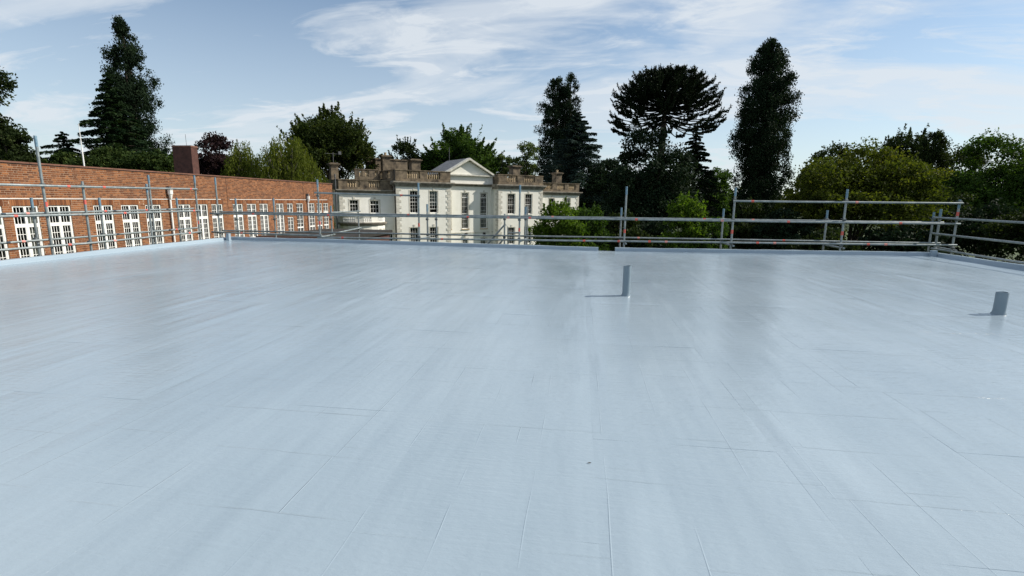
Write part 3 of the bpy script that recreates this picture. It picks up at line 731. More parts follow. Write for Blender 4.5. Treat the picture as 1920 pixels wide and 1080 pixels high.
# centre: entablature and pediment
PS0, PS1, PM, PZ, PA = 7.0, 13.6, 10.2, 4.72, 6.6
cornice(LE+.01, CE-.01, R2, 3.3, 3.62, 'stonetop', (0, 0))
hput(MB().box(LE+.05, CE-.05, R2+.02, R2+.4, 3.622, 4.6), 'frieze', 'cream')
hput(MB().box(LE+.02, CE-.02, R2-.3, R2+.4, 4.602, 4.74), 'cornice', 'quoin')
hput(MB().prism([(PS0+.1, PZ+.05), (PS1-.1, PZ+.05), (PM, PA-.12)], 'y', R2+.06, R2+.4), 'tympanum', 'cream')
rk = MB()
for sgn, e in ((-1, PS0), (1, PS1)):
    rk.prism([(e+sgn*.3, PZ-.10), (PM, PA-.04), (PM, PA+.22), (e+sgn*.3, PZ+.14)], 'y', R2-.42, R2+.42)
hput(rk, 'raking_cornice', 'quoin')
hput(MB().prism([(PS0-.28, PZ+.08), (PS1+.28, PZ+.08), (PM, PA+.2)], 'y', R2+.421, R2+6), 'pediment_roof', 'slate')
hput(MB().tube((13.45, R2-.09, GROUND), (13.45, R2-.09, 3.0), .055, n=8).tube((13.45, R2-.09, 3.0), (13.5, R2-.3, 3.25), .055, n=8), 'downpipe', 'cream')
hput(MB().tube((-.12, -.03, GROUND), (-.12, -.03, 4.9), .075, n=8), 'downpipe', 'black')
# quoins
qm = {k: MB().box(0, w, -.035, 0, 0, .3).mesh('quoin', M['quoin']) for k, w in (('l', .62), ('s', .40))}
def quoins(s0, y, z0, z1, sgn, ret=0):
    z = z0; i = 0
    while z < z1-.28:
        k = 'l' if i % 2 == 0 else 's'; w = .62 if k == 'l' else .40
        link('quoin', qm[k], hs, (s0 if sgn > 0 else s0-w, y-.001, z-GROUND))
        if ret: link('quoin', qm['s' if k == 'l' else 'l'], hs, (s0-.001, y+(.40 if k == 'l' else .62), z-GROUND), (0, 0, -pi/2))
        z += .335; i += 1
quoins(0, 0, GROUND, 3.0, 1); quoins(LE, 0, GROUND, 3.0, -1); quoins(CE, 0, GROUND, 3.0, 1, 1); quoins(RE, 0, GROUND, 3.0, -1)
# left wing
WX = -6.2
WL = [(-5.1, -4.1, .1, 1.48), (-2.8, -1.73, -.02, 1.45), (-.98, -.2, -4.2, -2.3)]
hput(wall(WX, -.001, RW, GROUND, 2.21, WL), 'wall', 'cream')
for a, b, c, d in WL: sash(a, b, c, d, RW, 3, 3, .66 if a < -3 else .68)
hput(MB().box(WX, WX+.35, RW+.352, HB, GROUND, 2.21).box(WX+.36, -.01, RW+.36, HB, 2.22, 2.4), 'wall', 'cream')
cornice(WX, -.01, RW, 2.21, 2.61, 'stonetop', (1, 0))
parapet(WX, -.02, RW, 2.61, 3.7, [(-5.3, -3.9), (-2.9, -1.55)], nb=5)
parapet(RW+.4, HB, WX, 2.61, 3.7, [], 'y')
quoins(WX, RW, GROUND, 2.15, 1)
# bow-fronted bay below the left wing
NB = 9; bc, bwid, bdep = -3.72, 2.5, 1.7
pts = [(bc-bwid*cos(pi*i/NB), RW-bdep*sin(pi*i/NB)) for i in range(NB+1)]
bw_, bc_, bp_ = MB(), MB(), MB()
for i in range(NB):
    (xa, ya), (xb, yb) = pts[i], pts[i+1]; ln = hypot(xb-xa, yb-ya); an = atan2(yb-ya, xb-xa)
    op = [(.12, ln-.12, -4.3, -2.0)] if i in (2, 4, 6, 7) else []
    q = xform(wall(0, ln, 0, GROUND, -1.3, op, .25), an, xa, ya); bw_.v, bw_.f = bw_.v+q.v, bw_.f+[tuple(k+len(bw_.v) for k in f) for f in q.f]
    for z0, z1, e in ((-1.3, -1.18, .06), (-1.18, -1.05, .2), (-1.05, -.95, .28)):
        q = xform(MB().box(-e*.3, ln+e*.3, -e, .25, z0, z1-.001), an, xa, ya); bc_.f += [tuple(k+len(bc_.v) for k in f) for f in q.f]; bc_.v += q.v
    for z0, z1, e in ((-.95, -.86, .02), (-.36, -.22, .05)):
        q = xform(MB().box(0, ln, -e, .2, z0, z1), an, xa, ya); bp_.f += [tuple(k+len(bp_.v) for k in f) for f in q.f]; bp_.v += q.v
    if i in (0, 3, 5, 8):
        q = xform(MB().box(.0, ln, -.01, .19, -.86, -.36), an, xa, ya); bp_.f += [tuple(k+len(bp_.v) for k in f) for f in q.f]; bp_.v += q.v
    if op: sash(0, ln-.24, -4.3, -2.0, 0, 3, 4, .5, sill=None, xf=(xa+.12*cos(an), ya+.12*sin(an), an))
hput(bw_, 'bay_wall', 'cream'); hput(bc_, 'bay_cornice', 'stonetop'); bpar = hput(bp_, 'bay_parapet', 'cream')
for i in range(NB):
    if i in (0, 3, 5, 8): continue
    (xa, ya), (xb, yb) = pts[i], pts[i+1]
    for k in range(4):
        f_ = (k+.5)/4; b_ = link('baluster', balw, bpar, (xa+(xb-xa)*f_, ya+(yb-ya)*f_+.08, -.86-GROUND)); b_.scale = (1, 1, .83)
hput(MB().prism([(x, y+.1) for x, y in pts], 'z', -1.1, -.97), 'bay_roof', 'lead')
# right wing
RY, RX = .7, 28.3
WR = [(22.75, 23.75, .25, 1.95), (25.5, 26.7, .25, 2.02)]
hput(wall(RE+.01, RX, RY, GROUND, 2.42, WR), 'wall', 'cream')
for a, b, c, d in WR: sash(a, b, c, d, RY, 3, 3, .6)
hput(MB().box(RX-.35, RX, RY+.352, HB, GROUND, 2.42).box(RE+.02, RX-.36, RY+.36, HB, 2.43, 2.52), 'wall', 'cream')
cornice(RE+.01, RX, RY, 2.42, 2.9, 'stonetop', (0, 1))
parapet(RE+.02, RX, RY, 2.9, 4.1, [(21.8, 23.3), (24.2, 25.6), (26.3, 27.6)], nb=6)
quoins(RX, RY, GROUND, 2.35, -1)
# stone chimneys
def stack(s0, s1, y0, y1, z0, z1, pots=0):
    o = hput(MB().box(s0, s1, y0, y1, z0, z1-.34).box(s0-.1, s1+.1, y0-.1, y1+.1, z1-.34, z1-.2).box(s0-.2, s1+.2, y0-.2, y1+.2, z1-.2, z1-.08).box(s0-.05, s1+.05, y0-.05, y1+.05, z1-.08, z1), 'chimney', 'stone')
    for i in range(pots): c = s0+(s1-s0)*(i+.5)/pots; hput(MB().lathe([(.16, 0), (.15, .25), (.19, .27), (.19, .33), (.13, .34)], c, (y0+y1)/2, 9, z1), 'chimney_pot', 'tan', o)
stack(.6, 1.3, 11.6, 12.3, 3.3, 7.15, 1); stack(3.7, 4.85, 4.0, 5.0, 3.3, 6.55, 0); stack(1.45, 2.45, 8.0, 8.8, 3.3, 7.15, 1)
hput(MB().box(1.2, 5.6, 10.0, 11.3, 3.3, 6.7).box(1.1, 5.7, 9.9, 11.4, 6.7, 6.85), 'chimney_block', 'stone')
stack(18.7, 19.9, 3.8, 4.8, 3.3, 6.45, 0); stack(25.2, 26.2, 2.2, 3.2, 2.5, 5.7, 1); stack(-6.1, -5.3, 3.8, 4.6, 2.4, 5.6, 0)
hput(MB().tube((-5.7, 4.2, 5.55), (-5.7, 4.2, 6.75), .03, n=6).tube((-6.6, 4.2, 6.6), (-4.9, 4.2, 6.6), .018, n=6).box(-5.1, -4.8, 4.1, 4.3, 6.55, 6.9), 'aerial', 'lead')
hput(MB().tube((10.4, 7.0, 3.3), (10.4, 7.0, 8.6), .03, n=6), 'aerial', 'lead')
hput(MB().tube((WX-.35, RW-.1, GROUND), (WX-.35, RW-.1, 4.2), .07, n=8).tube((WX-.7, RW, GROUND), (WX-.7, RW, 2.6), .1, n=8), 'downpipe', 'lead')

# low link roof between the buildings and a tiled porch
LX = float(on_y(642, 450, 31)[0])+15
lk = thing('link_roof', 'low dark flat roof running from the brick building towards the white house', 'roof', (-15, 34, GROUND))
MB().box(-6.3, LX, -3.2, 6, 3.62, 3.9).build('roof_edge', 'black', lk)
MB().box(-6.2, LX-.2, -3.0, 5.8, 0, 3.6).build('wall', 'darkbrick', lk)
MB().box(-6.3, LX, -3.26, -3.2, 3.80, 3.92).build('fascia', 'coping', lk)
pc = thing('tiled_porch', 'small red tiled porch roof below the white house bay', 'porch', V3((*atd(664, 452, 40)[:2], GROUND)), HA)
zp = float(atd(664, 449, 40)[2])-GROUND
MB().prism([(-.7, zp-1.0), (.75, zp-1.0), (.75, zp)], 'y', -.8, .8).build('roof', 'redtile', pc)
MB().box(-.6, .7, -.7, .7, 0, zp-1.0).build('wall', 'cream', pc)

# ------------------------------------------------------------------ trees and shrubs
def leaf_object(name, P, size, mat, parent, nrm=None, aspect=.55, axis=None, rnd=None, flat=0):
    P = np.asarray(P, float); n = len(P); size = np.broadcast_to(np.asarray(size, float), (n,))*RNG.uniform(.65, 1.25, n)
    t = RNG.normal(size=(n, 3))
    if axis is not None: t = t*.35+np.asarray(axis, float)
    t /= np.linalg.norm(t, axis=1)[:, None]
    q = RNG.normal(size=(n, 3))
    if flat: q = q*(1-flat); q += np.cross(t, np.array([0, 0, 1.]))*flat*2
    w = np.cross(t, np.cross(q, t)); w /= np.linalg.norm(w, axis=1)[:, None]+1e-9
    a = t*size[:, None]*.5; b = w*(size*aspect*.5)[:, None]
    V = np.stack([P-a, P-a*.1+b, P+a, P-a*.1-b], 1).reshape(-1, 3).astype(np.float32)
    me = bpy.data.meshes.new(name); me.vertices.add(4*n); me.vertices.foreach_set('co', V.ravel())
    me.loops.add(4*n); me.loops.foreach_set('vertex_index', np.arange(4*n, dtype=np.int32))
    me.polygons.add(n); me.polygons.foreach_set('loop_start', np.arange(0, 4*n, 4, dtype=np.int32)); me.polygons.foreach_set('loop_total', np.full(n, 4, dtype=np.int32))
    me.update(calc_edges=True); me.validate()
    r = RNG.random(n) if rnd is None else np.clip(rnd+RNG.normal(0, .12, n), 0, 1)
    at = me.attributes.new('rnd', 'FLOAT', 'POINT'); at.data.foreach_set('value', np.repeat(r, 4).astype(np.float32))
    me.materials.append(mat); return link(name, me, parent)
def unit(n):
    d = RNG.normal(size=(n, 3)); return d/np.linalg.norm(d, axis=1)[:, None]
def clump_points(C, R, n_each, squash=(1, 1, .8)):
    # leaves in the shell of every clump
    m = len(C); d = unit(m*n_each).reshape(m, n_each, 3); r = RNG.random((m, n_each, 1))**.45
    P = C[:, None, :]+d*r*np.asarray(R)[:, None, None]*np.asarray(squash); return P.reshape(-1, 3)
def limbs(mb, base, tips, r0, fork=.35, n=6):
    for tp in tips:
        tp = np.asarray(tp); st = np.array([0, 0, base+RNG.uniform(0, fork)*max(tp[2]-base, .5)*.6]); mid = st+(tp-st)*np.array([.35, .35, .55])+RNG.normal(0, .12, 3)*np.linalg.norm(tp-st)*.2
        mb.path([st, (st+mid)/2, mid, (mid+tp)/2+RNG.normal(0, .08, 3), tp], [r0*.5, r0*.42, r0*.3, r0*.18, r0*.06], n, False)
LM = {}
def lm(key, *a, **k):
    if key not in LM: LM[key] = leaf_mat('foliage_'+key, *a, **k)
    return LM[key]
lm('darkconifer', (.006, .014, .007), (.016, .030, .014), (.028, .045, .02), transl=.12)
lm('yew', (.012, .026, .007), (.035, .055, .012), (.06, .08, .018), transl=.15)
lm('deodar', (.008, .022, .010), (.024, .045, .018), (.045, .07, .028), transl=.15)
lm('blue', (.014, .028, .026), (.035, .058, .052), (.065, .09, .08), transl=.12)
lm('oak', (.014, .026, .007), (.042, .058, .014), (.085, .085, .022), transl=.3)
lm('green', (.014, .032, .006), (.045, .085, .016), (.085, .13, .028), transl=.35)
lm('bright', (.03, .065, .008), (.085, .14, .018), (.15, .2, .04), transl=.4)
lm('olive', (.02, .032, .007), (.075, .092, .014), (.155, .145, .022), transl=.35)
lm('willow', (.04, .06, .010), (.11, .13, .022), (.17, .18, .04), transl=.4)
lm('copper', (.012, .007, .009), (.03, .016, .018), (.05, .026, .024), transl=.2)
lm('dark', (.009, .017, .006), (.028, .042, .013), (.05, .065, .02), transl=.25)
lm('airy', (.035, .055, .022), (.08, .11, .045), (.12, .15, .07), transl=.4)
lm('puzzle', (.005, .010, .004), (.012, .021, .008), (.022, .034, .012), transl=.08)

def place(px, dist):
    p = atd(px, 400, dist); return float(p[0]), float(p[1])
def frame(px, top, dist):
    p = atd(px, top+max(0, 350-top)*.45, dist); return float(p[0]), float(p[1]), float(atd(px, top, dist)[2])-GROUND, dist/F_PX
RIGHT = np.array([cos(YAW), sin(YAW), 0.])
def broadleaf(name, label, px, top, bot, hw, dist, n, leaf, mat, lobes=7, cl=26, cat='tree', group=None, seed=0, spiky=0, squash=.85, trunk=True, gap=0, clr=.36, dense=1.0):
    global RNG
    RNG = np.random.default_rng(1000+seed)
    x, y, H, k = frame(px, top, dist); zb = max(float(atd(px, bot, dist)[2])-GROUND, .3); rx = hw*k
    t = thing(name, label, cat, (x, y, GROUND), 0, group)
    zc, rz = (H+zb)/2, (H-zb)/2
    # lobes: one core, others around it
    Cs = [np.array([0, 0, zc])]; Rs = [min(rx, rz)*.72]
    for i in range(lobes):
        a = 2*pi*i/lobes*1.0+RNG.uniform(-.4, .4); el = RNG.uniform(-.55, .95)
        r = RNG.uniform(.30, .46); 
        Cs.append(np.array([cos(a)*cos(el)*rx*(1-r), sin(a)*cos(el)*rx*(1-r), zc+sin(el)*rz*(1-r)])); Rs.append(r*min(rx, rz)*1.12)
    Cs.append(np.array([RNG.uniform(-.2, .2)*rx, 0, H-rz*.36])); Rs.append(rz*.36)
    CC_, RR_ = [], []
    for c, r in zip(Cs, Rs):
        m = int(cl*(r/np.mean(Rs))**2)+4
        d = unit(m); d[:, 2] = np.where(RNG.random(m) < .7, np.abs(d[:, 2]), d[:, 2])
        rad = RNG.uniform(.55, 1.0, m)
        p = c+d*rad[:, None]*r*np.array([1.0, 1.0, squash]) if True else c
        # stretch lobes to the crown's proportions
        p[:, :2] = c[:2]+(p[:, :2]-c[:2])*min(1.5, max(.8, rx/min(rx, rz))); CC_.append(p); RR_.append(RNG.uniform(.6, 1.25, m)*r*clr)
    C = np.vstack(CC_); R = np.concatenate(RR_)
    keep = (C[:, 2] > .15) & (C[:, 2]+R*.6 < H*1.01)
    if gap: keep &= RNG.random(len(C)) > gap
    C, R = C[keep], R[keep]
    n = int(n*.79); leaf = leaf*1.33; ne = max(8, int(n/len(C))); P = clump_points(C, R, ne)
    if spiky:
        m = int(len(C)*.5); sel = RNG.choice(len(C), m); d = C[sel]-np.array([0, 0, zc-rz*.6]); d /= np.linalg.norm(d, axis=1)[:, None]
        ln = RNG.random((m, ne//2, 1)); Q = C[sel][:, None, :]+d[:, None, :]*ln*R[sel][:, None, None]*spiky+RNG.normal(0, .12, (m, ne//2, 3))*R[sel][:, None, None]*(1.25-ln); P = np.vstack([P, Q.reshape(-1, 3)])
    cr = RNG.random(len(C)); rn = np.repeat(cr, ne); rn = np.concatenate([rn, RNG.random(len(P)-len(rn))])*.65+.15
    P = P[:, :]; ok = P[:, 2] > .05
    leaf_object('crown', P[ok], leaf, LM[mat], t, rnd=rn[ok])
    if trunk:
        mb = MB(); r0 = max(.12, H*.022); mb.path([(0, 0, 0), (.05*r0, 0, zb*.5+.2), (0, .1*r0, max(zb, 1.)), (0, 0, zc)], [r0*1.35, r0, r0*.85, r0*.4], 10)
        tips = C[RNG.choice(len(C), min(len(C), 16), replace=False)]; limbs(mb, zb*.7, tips, r0)
        mb.build('trunk', 'bark', t, smooth=True)
    else:
        mb = MB(); limbs(mb, 0, C[RNG.choice(len(C), min(len(C), 12), replace=False)], .09)
        mb.build('stem', 'bark', t, smooth=True)
    return t
def columnar(name, label, px, prof, dist, n, leaf, mat, seed=0, cs=.16, zb_px=None, up=.6, group=None, shift_=None, ncl=260, hole=0., dd=1.0):
    # prof: list of (pixel row, half width) from the top down; clumps stand out from the outline
    global RNG
    RNG = np.random.default_rng(2000+seed)
    top = prof[0][0]; x, y, H, k = frame(px, top, dist); t = thing(name, label, 'tree', (x, y, GROUND), 0, group)
    zs = np.array([float(atd(px, r, dist)[2])-GROUND for r, _ in prof])[::-1]; ws = np.array([w*k*.97 for _, w in prof])[::-1]
    if zs[0] > 1: zs = np.concatenate([[.4], zs]); ws = np.concatenate([[ws[0]*.95], ws])
    rmax = ws.max(); ncl = int(ncl*1.6)
    # more clumps where the crown is wide
    zz_ = RNG.uniform(zs[0], H, ncl*6); pr = np.interp(zz_, zs, ws)/rmax; zz_ = zz_[RNG.random(len(zz_)) < pr*.8+.12][:ncl]
    az = RNG.uniform(0, 2*pi, len(zz_)); rr = np.interp(zz_, zs, ws)*RNG.uniform(.5, .97, len(zz_))
    lob = 1+.12*np.sin(az*3+zz_*.9)+.07*np.sin(az*5-zz_*1.7)
    C = np.stack([np.cos(az)*rr*lob*.92, np.sin(az)*rr*lob*.92, zz_], 1); R = (rmax*cs)*RNG.uniform(.5, 1.15, len(C))*(.45+.55*np.interp(zz_, zs, ws)/rmax)
    C = np.vstack([C, [[0, 0, H-R.min()]], [[0, 0, H-R.min()*2.2]]]); R = np.concatenate([R, [R.min()*.8, R.min()]])
    R = R*1.38; ci = C*np.array([.5, .5, .98]); C = np.vstack([C, ci[::2]]); R = np.concatenate([R, R[::2]*.95]); n = int(n*1.9); leaf = leaf*.95
    if hole:
        kp = RNG.random(len(C)) > hole; C, R = C[kp], R[kp]
    ne = int(n/len(C)); d = unit(len(C)*ne).reshape(len(C), ne, 3); r = RNG.random((len(C), ne, 1))**.7
    P = C[:, None, :]+d*r*R[:, None, None]*np.array([1, 1, 1.15])
    out = C.copy(); out[:, 2] = 0; out /= np.linalg.norm(out, axis=1)[:, None]+1e-6
    P = P+(out[:, None, :]*.3+np.array([0, 0, up]))*(RNG.random((len(C), ne, 1))**3)*R[:, None, None]*.8
    rn = np.repeat(RNG.random(len(C)), ne)*.65+.15; P = P.reshape(-1, 3); ok = P[:, 2] > .05
    leaf_object('crown', P[ok], leaf, LM[mat], t, axis=(0, 0, up*.7), rnd=rn[ok])
    mb = MB(); r0 = H*.022; mb.path([(0, 0, 0), (0, 0, H*.3), (0, 0, H*.7), (0, 0, H*.97)], [r0*1.4, r0, r0*.5, r0*.08], 10)
    limbs(mb, H*.1, C[RNG.choice(len(C), 20, replace=False)], r0*.7, .9); mb.build('trunk', 'bark', t, smooth=True); return t
def layered(name, label, px, top, hw, dist, n, leaf, mat, seed=0, nb=70, droop=.18, bot=None, peak=1.0, zlo=.08, wid=.22, group=None, one_side=0):
    # a cedar: long level limbs carrying flat sprays, tips drooping
    global RNG
    RNG = np.random.default_rng(3000+seed)
    x, y, H, k = frame(px, top, dist); t = thing(name, label, 'tree', (x, y, GROUND), 0, group); rx = hw*k
    mb = MB(); r0 = H*.025; mb.path([(0, 0, 0), (0, 0, H*.4), (0, 0, H*.98)], [r0*1.3, r0*.8, r0*.08], 10)
    P, A, RN = [], [], []; per = n//nb
    zb = H*zlo if bot is None else float(atd(px, bot, dist)[2])-GROUND
    for i in range(nb):
        f = (i+RNG.uniform(0, 1))/nb; z = zb+(H-zb)*f; L_ = rx*(1-f**peak)*RNG.uniform(.62, 1.05)+rx*.05; a = i*2.399+RNG.uniform(-.4, .4)
        d = np.array([cos(a), sin(a), 0.]); s_ = np.linspace(0, 1, 7); rise = RNG.uniform(.02, .18)
        pt = np.array([d*L_*q+np.array([0, 0, z+L_*(rise*q-droop*q**2.5)]) for q in s_]); br = max(.02, r0*.3*(1-f))
        mb.path(pt, [br*(1-q*.9) for q in s_], 4, False)
        q = RNG.random(per)**.7; base = np.stack([np.interp(q, s_, pt[:, j]) for j in range(3)], 1)
        side = np.array([-d[1], d[0], 0]); w = L_*wid*(1.05-q)*1.4*(q > .04)+.05*L_
        off = RNG.uniform(-1, 1, per); base += side*(off*w)[:, None]; base[:, 2] += -np.abs(off)**1.5*w*.35+RNG.normal(0, .05, per)*L_*.35*(1-q*.6)-RNG.random(per)**3*.12*L_
        P.append(base); A.append(np.tile(d+side*.5*np.sign(RNG.uniform(-1, 1)), (per, 1))); RN.append(np.full(per, RNG.random()*.6+.15))
    P = np.vstack(P); A = np.vstack(A); ok = P[:, 2] > .05
    leaf_object('crown', P[ok], leaf, LM[mat], t, axis=A[ok], rnd=np.concatenate(RN)[ok], flat=.45); mb.build('trunk', 'bark', t, smooth=True); return t
def willow(name, label, px, top, hw, dist, n, leaf, seed=0, group=None):
    global RNG
    RNG = np.random.default_rng(4000+seed)
    x, y, H, k = frame(px, top, dist); t = thing(name, label, 'tree', (x, y, GROUND), 0, group); rx = hw*k
    ns = 900; n = int(n*1.1); per = n//ns; a = RNG.uniform(0, 2*pi, ns); r = np.sqrt(RNG.random(ns)); 
    lump = 1+.12*np.sin(a*3+1)+.08*np.sin(a*7)
    sx, sy = np.cos(a)*r*rx*lump, np.sin(a)*r*rx*lump; sz = H*(1-.36*r**2.6)*(1+.05*np.sin(a*4+r*5))-RNG.random(ns)**3*H*.1; ln = H*RNG.uniform(.35, .85, ns)*(.55+.45*r)
    q = RNG.random((ns, per)); X = sx[:, None]*(1+.07*q)+RNG.normal(0, .07, (ns, per)); Y = sy[:, None]*(1+.07*q)+RNG.normal(0, .07, (ns, per)); Z = sz[:, None]-ln[:, None]*q
    P = np.stack([X, Y, Z], -1).reshape(-1, 3); ok = P[:, 2] > .3; rn = np.repeat(RNG.random(ns)*.75+.1, per)
    leaf_object('crown', P[ok], leaf, LM['willow'], t, axis=(0, 0, -1.3), rnd=rn[ok], aspect=.38)
    mb = MB(); r0 = H*.03; mb.path([(0, 0, 0), (.1, 0, H*.2), (0, 0, H*.45)], [r0*1.3, r0, r0*.7], 10)
    limbs(mb, H*.25, np.stack([sx, sy, sz], 1)[RNG.choice(ns, 22, replace=False)], r0); mb.build('trunk', 'greybark', t, smooth=True); return t
def monkey_puzzle(label, px, top, bot, hw, dist, seed=0):
    global RNG
    RNG = np.random.default_rng(5000+seed)
    x, y, H, k = frame(px, top, dist); t = thing('monkey_puzzle_tree', label, 'tree', (x, y, GROUND)); R = hw*k
    zb = float(atd(px, bot, dist)[2])-GROUND; D = H-zb
    mb = MB(); r0 = .42; mb.path([(-.5, 0, 0), (-.35, 0, H*.35), (-.1, 0, H*.65), (0, 0, H*.93)], [r0*1.25, r0, r0*.75, r0*.2], 12)
    P, A, RN = [], [], []
    br = MB()
    nl = 13; zt0 = zb+D*.24
    for i in range(nl):
        f = i/(nl-1); e = radians(-12+98*f**.95); zj = zb+D*.22+D*.5*f
        nbr = max(6, int((13 if f < .35 else 20)*cos(e*.8)))
        for j in range(nbr):
            a = 2*pi*(j+.5*(i % 2)+RNG.uniform(-.25, .25))/nbr; d = np.array([cos(a), sin(a), 0.])
            L_ = R*max(.12, cos(e)**(.6 if f < .4 else .8))*RNG.uniform(.88, 1.02); s_ = np.linspace(0, 1, 9)
            tipz = zt0+(H-zt0)*(sin(e) if e > 0 else sin(e)*.9)*RNG.uniform(.93, 1.0); sag = L_*(.17*(1-f)**2+.03)
            ptz = zj+(tipz-zj)*s_**1.6-sag*np.sin(pi*s_)*(.5+.5*s_)
            pt = np.stack([d[0]*L_*s_, d[1]*L_*s_, ptz], 1); br.path(pt, [.06*(1-.4*q) for q in s_], 5, False)
            def rope(c0, c1, c2, cnt, rad):
                q = RNG.random(cnt)[:, None]; pp = c0*(1-q)**2+2*c1*q*(1-q)+c2*q**2; tg = (c2-c0)/np.linalg.norm(c2-c0)
                o_ = unit(cnt)*rad*RNG.uniform(.4, 1, (cnt, 1)); P.append(pp+o_); A.append(o_/rad*.9+tg*.8); RN.append(np.full(cnt, RNG.random()*.6+.2))
            # scaly ropes: the limb's outer part and its upturned side shoots
            rope(pt[4 if f > .35 else 6], pt[7], pt[8], 80, .14)
            side = np.array([-d[1], d[0], 0]); ns = 6 if f < .35 else 10
            for m in range(ns):
                q = RNG.uniform(.72 if f < .35 else .5, .98); b0 = np.array([np.interp(q, s_, pt[:, c]) for c in range(3)]); sd = side*(1 if m % 2 else -1)
                l2 = RNG.uniform(.55, 1.25)*(1.1 if f < .4 else 1); c1 = b0+(d*.55+sd*RNG.uniform(.3, .7))*l2*.6-np.array([0, 0, .06]); c2 = c1+(d*.35+sd*.2)*l2*.5+np.array([0, 0, RNG.uniform(.25, .6)*l2])
                c2[2] = min(c2[2], H+.05); br.path([b0, c1, c2], [.06, .055, .03], 4, False); rope(b0, c1, c2, 46, .12 if f < .35 else .16)
    P = np.vstack(P); A = np.vstack(A)
    leaf_object('crown', P, .15, LM['puzzle'], t, axis=A*1.2, rnd=np.concatenate(RN), aspect=.5)
    br.build('limbs', LM['puzzle'], t); mb.build('trunk', 'bark', t, smooth=True); return t

# --- left, beyond the brick building
broadleaf('broadleaf_tree', 'tall dark tree at the far end, partly cut off beside the low leafy tree', -50, 98, 400, 80, 52, 34000, .26, 'dark', 8, 30, seed=1, squash=.7)
broadleaf('broadleaf_tree', 'low dark leafy tree left of the roof mast behind the brick parapet', 28, 238, 380, 42, 50, 16000, .2, 'dark', 7, 26, seed=2, gap=.12)
columnar('conifer', 'tall pointed dark conifer behind the drooping cedar and the brick building', 243, [(38, 4), (55, 14), (80, 21), (125, 29), (150, 42), (190, 50), (230, 48), (280, 54), (330, 56)], 62, 46000, .24, 'darkconifer', 3, .2, ncl=260)
layered('cedar_tree', 'green cedar with drooping level sprays in front of the tall pointed conifer', 214, 138, 118, 54, 54000, .28, 'deodar', 4, 120, .2, peak=1.0, bot=370, wid=.24)
layered('cedar_tree', 'small cedar top showing beside the mast above the brick parapet', 122, 246, 48, 52, 16000, .24, 'deodar', 5, 44, .22, peak=3.2, bot=360, wid=.3)
for i, (px, tp, hw, lb) in enumerate(((128, 283, 52, 'olive-green yew bush beside the roof mast behind the parapet'), (205, 274, 58, 'broad olive-green yew bush under the drooping cedar'), (285, 280, 48, 'olive-green yew bush between the drooping cedar and brick chimney'))):
    broadleaf('yew_bush', lb, px, tp, 380, hw, 46, 20000, .17, 'yew', 8, 34, cat='shrub', group='yew bushes behind the brick parapet', seed=10+i, squash=1)
broadleaf('copper_beech', 'dark purple copper beech between chimney stack and willow', 411, 248, 420, 54, 62, 30000, .22, 'copper', 9, 34, seed=14)
broadleaf('broadleaf_tree', 'green tree showing just beside the brick chimney stack', 322, 284, 380, 34, 58, 9000, .2, 'green', 6, 24, seed=15)
willow('weeping_willow', 'smaller weeping willow next to the copper beech', 455, 271, 38, 52, 26000, .22, 1)
willow('weeping_willow', 'larger weeping willow with long yellow-green strands beside the oak', 538, 261, 64, 51, 52000, .22, 2)
broadleaf('oak_tree', 'large spreading green-brown oak behind the willow and house wing', 622, 203, 400, 84, 66, 52000, .25, 'oak', 12, 38, seed=16, spiky=1.5)
# --- behind the white house
broadleaf('spiky_tree', 'small dark spiky tree behind the stone chimneys', 757, 262, 390, 40, 92, 18000, .3, 'dark', 8, 28, seed=17, spiky=2.2)
broadleaf('broadleaf_tree', 'rounded bright green tree rising behind the pediment', 862, 238, 400, 72, 94, 56000, .33, 'green', 12, 38, seed=18, spiky=2.0)
broadleaf('birch_tree', 'thin airy pale tree between the pediment and the twin-topped cypress', 985, 262, 380, 30, 96, 9000, .26, 'airy', 7, 20, seed=19, gap=.25)
broadleaf('birch_tree', 'lower airy green tree just right of the pediment', 948, 288, 380, 26, 94, 8000, .26, 'airy', 6, 20, seed=20, gap=.2)
columnar('cypress_tree', 'twin-topped dark columnar cypress behind the house end wing', 1043, [(146, 6), (165, 20), (195, 28), (240, 36), (290, 40), (340, 40)], 104, 38000, .32, 'darkconifer', 21, .19, ncl=260, hole=.02)
columnar('cypress_tree', 'narrow side spire of the twin-topped cypress', 1068, [(141, 4), (158, 13), (180, 18), (220, 20), (300, 22)], 103, 16000, .32, 'darkconifer', 22, .3, ncl=120)
layered('blue_cedar', 'blue-grey cedar with layered sprays behind the house end wing', 1082, 211, 102, 92, 92000, .34, 'blue', 23, 150, .10, peak=1.9, bot=430, wid=.3)
# --- right hand trees
monkey_puzzle('umbrella-topped monkey puzzle tree with upcurled scaly branches', 1246, 128, 255, 100, 50, 3)
layered('dark_conifer', 'layered dark conifer just behind the monkey puzzle trunk', 1304, 236, 72, 58, 34000, .24, 'darkconifer', 31, 90, .2, peak=1.5, bot=430, wid=.3)
broadleaf('dark_evergreen', 'black-green evergreen mass clothing the monkey puzzle trunk', 1226, 232, 600, 90, 46.5, 46000, .2, 'darkconifer', 14, 40, seed=32)
broadleaf('dark_evergreen', 'tall black-green evergreen bush behind the house end wing', 1142, 292, 520, 62, 90, 30000, .33, 'darkconifer', 10, 34, seed=33)
broadleaf('broadleaf_tree', 'soft light green tree between monkey puzzle and tall columnar conifer', 1347, 314, 480, 48, 74, 20000, .26, 'green', 9, 30, seed=34)
columnar('columnar_conifer', 'very tall broad columnar dark conifer right of the monkey puzzle', 1436, [(78, 4), (92, 18), (118, 34), (150, 44), (200, 52), (260, 58), (310, 52), (350, 48), (440, 46)], 56, 64000, .22, 'darkconifer', 35, .2, ncl=360, hole=.02)
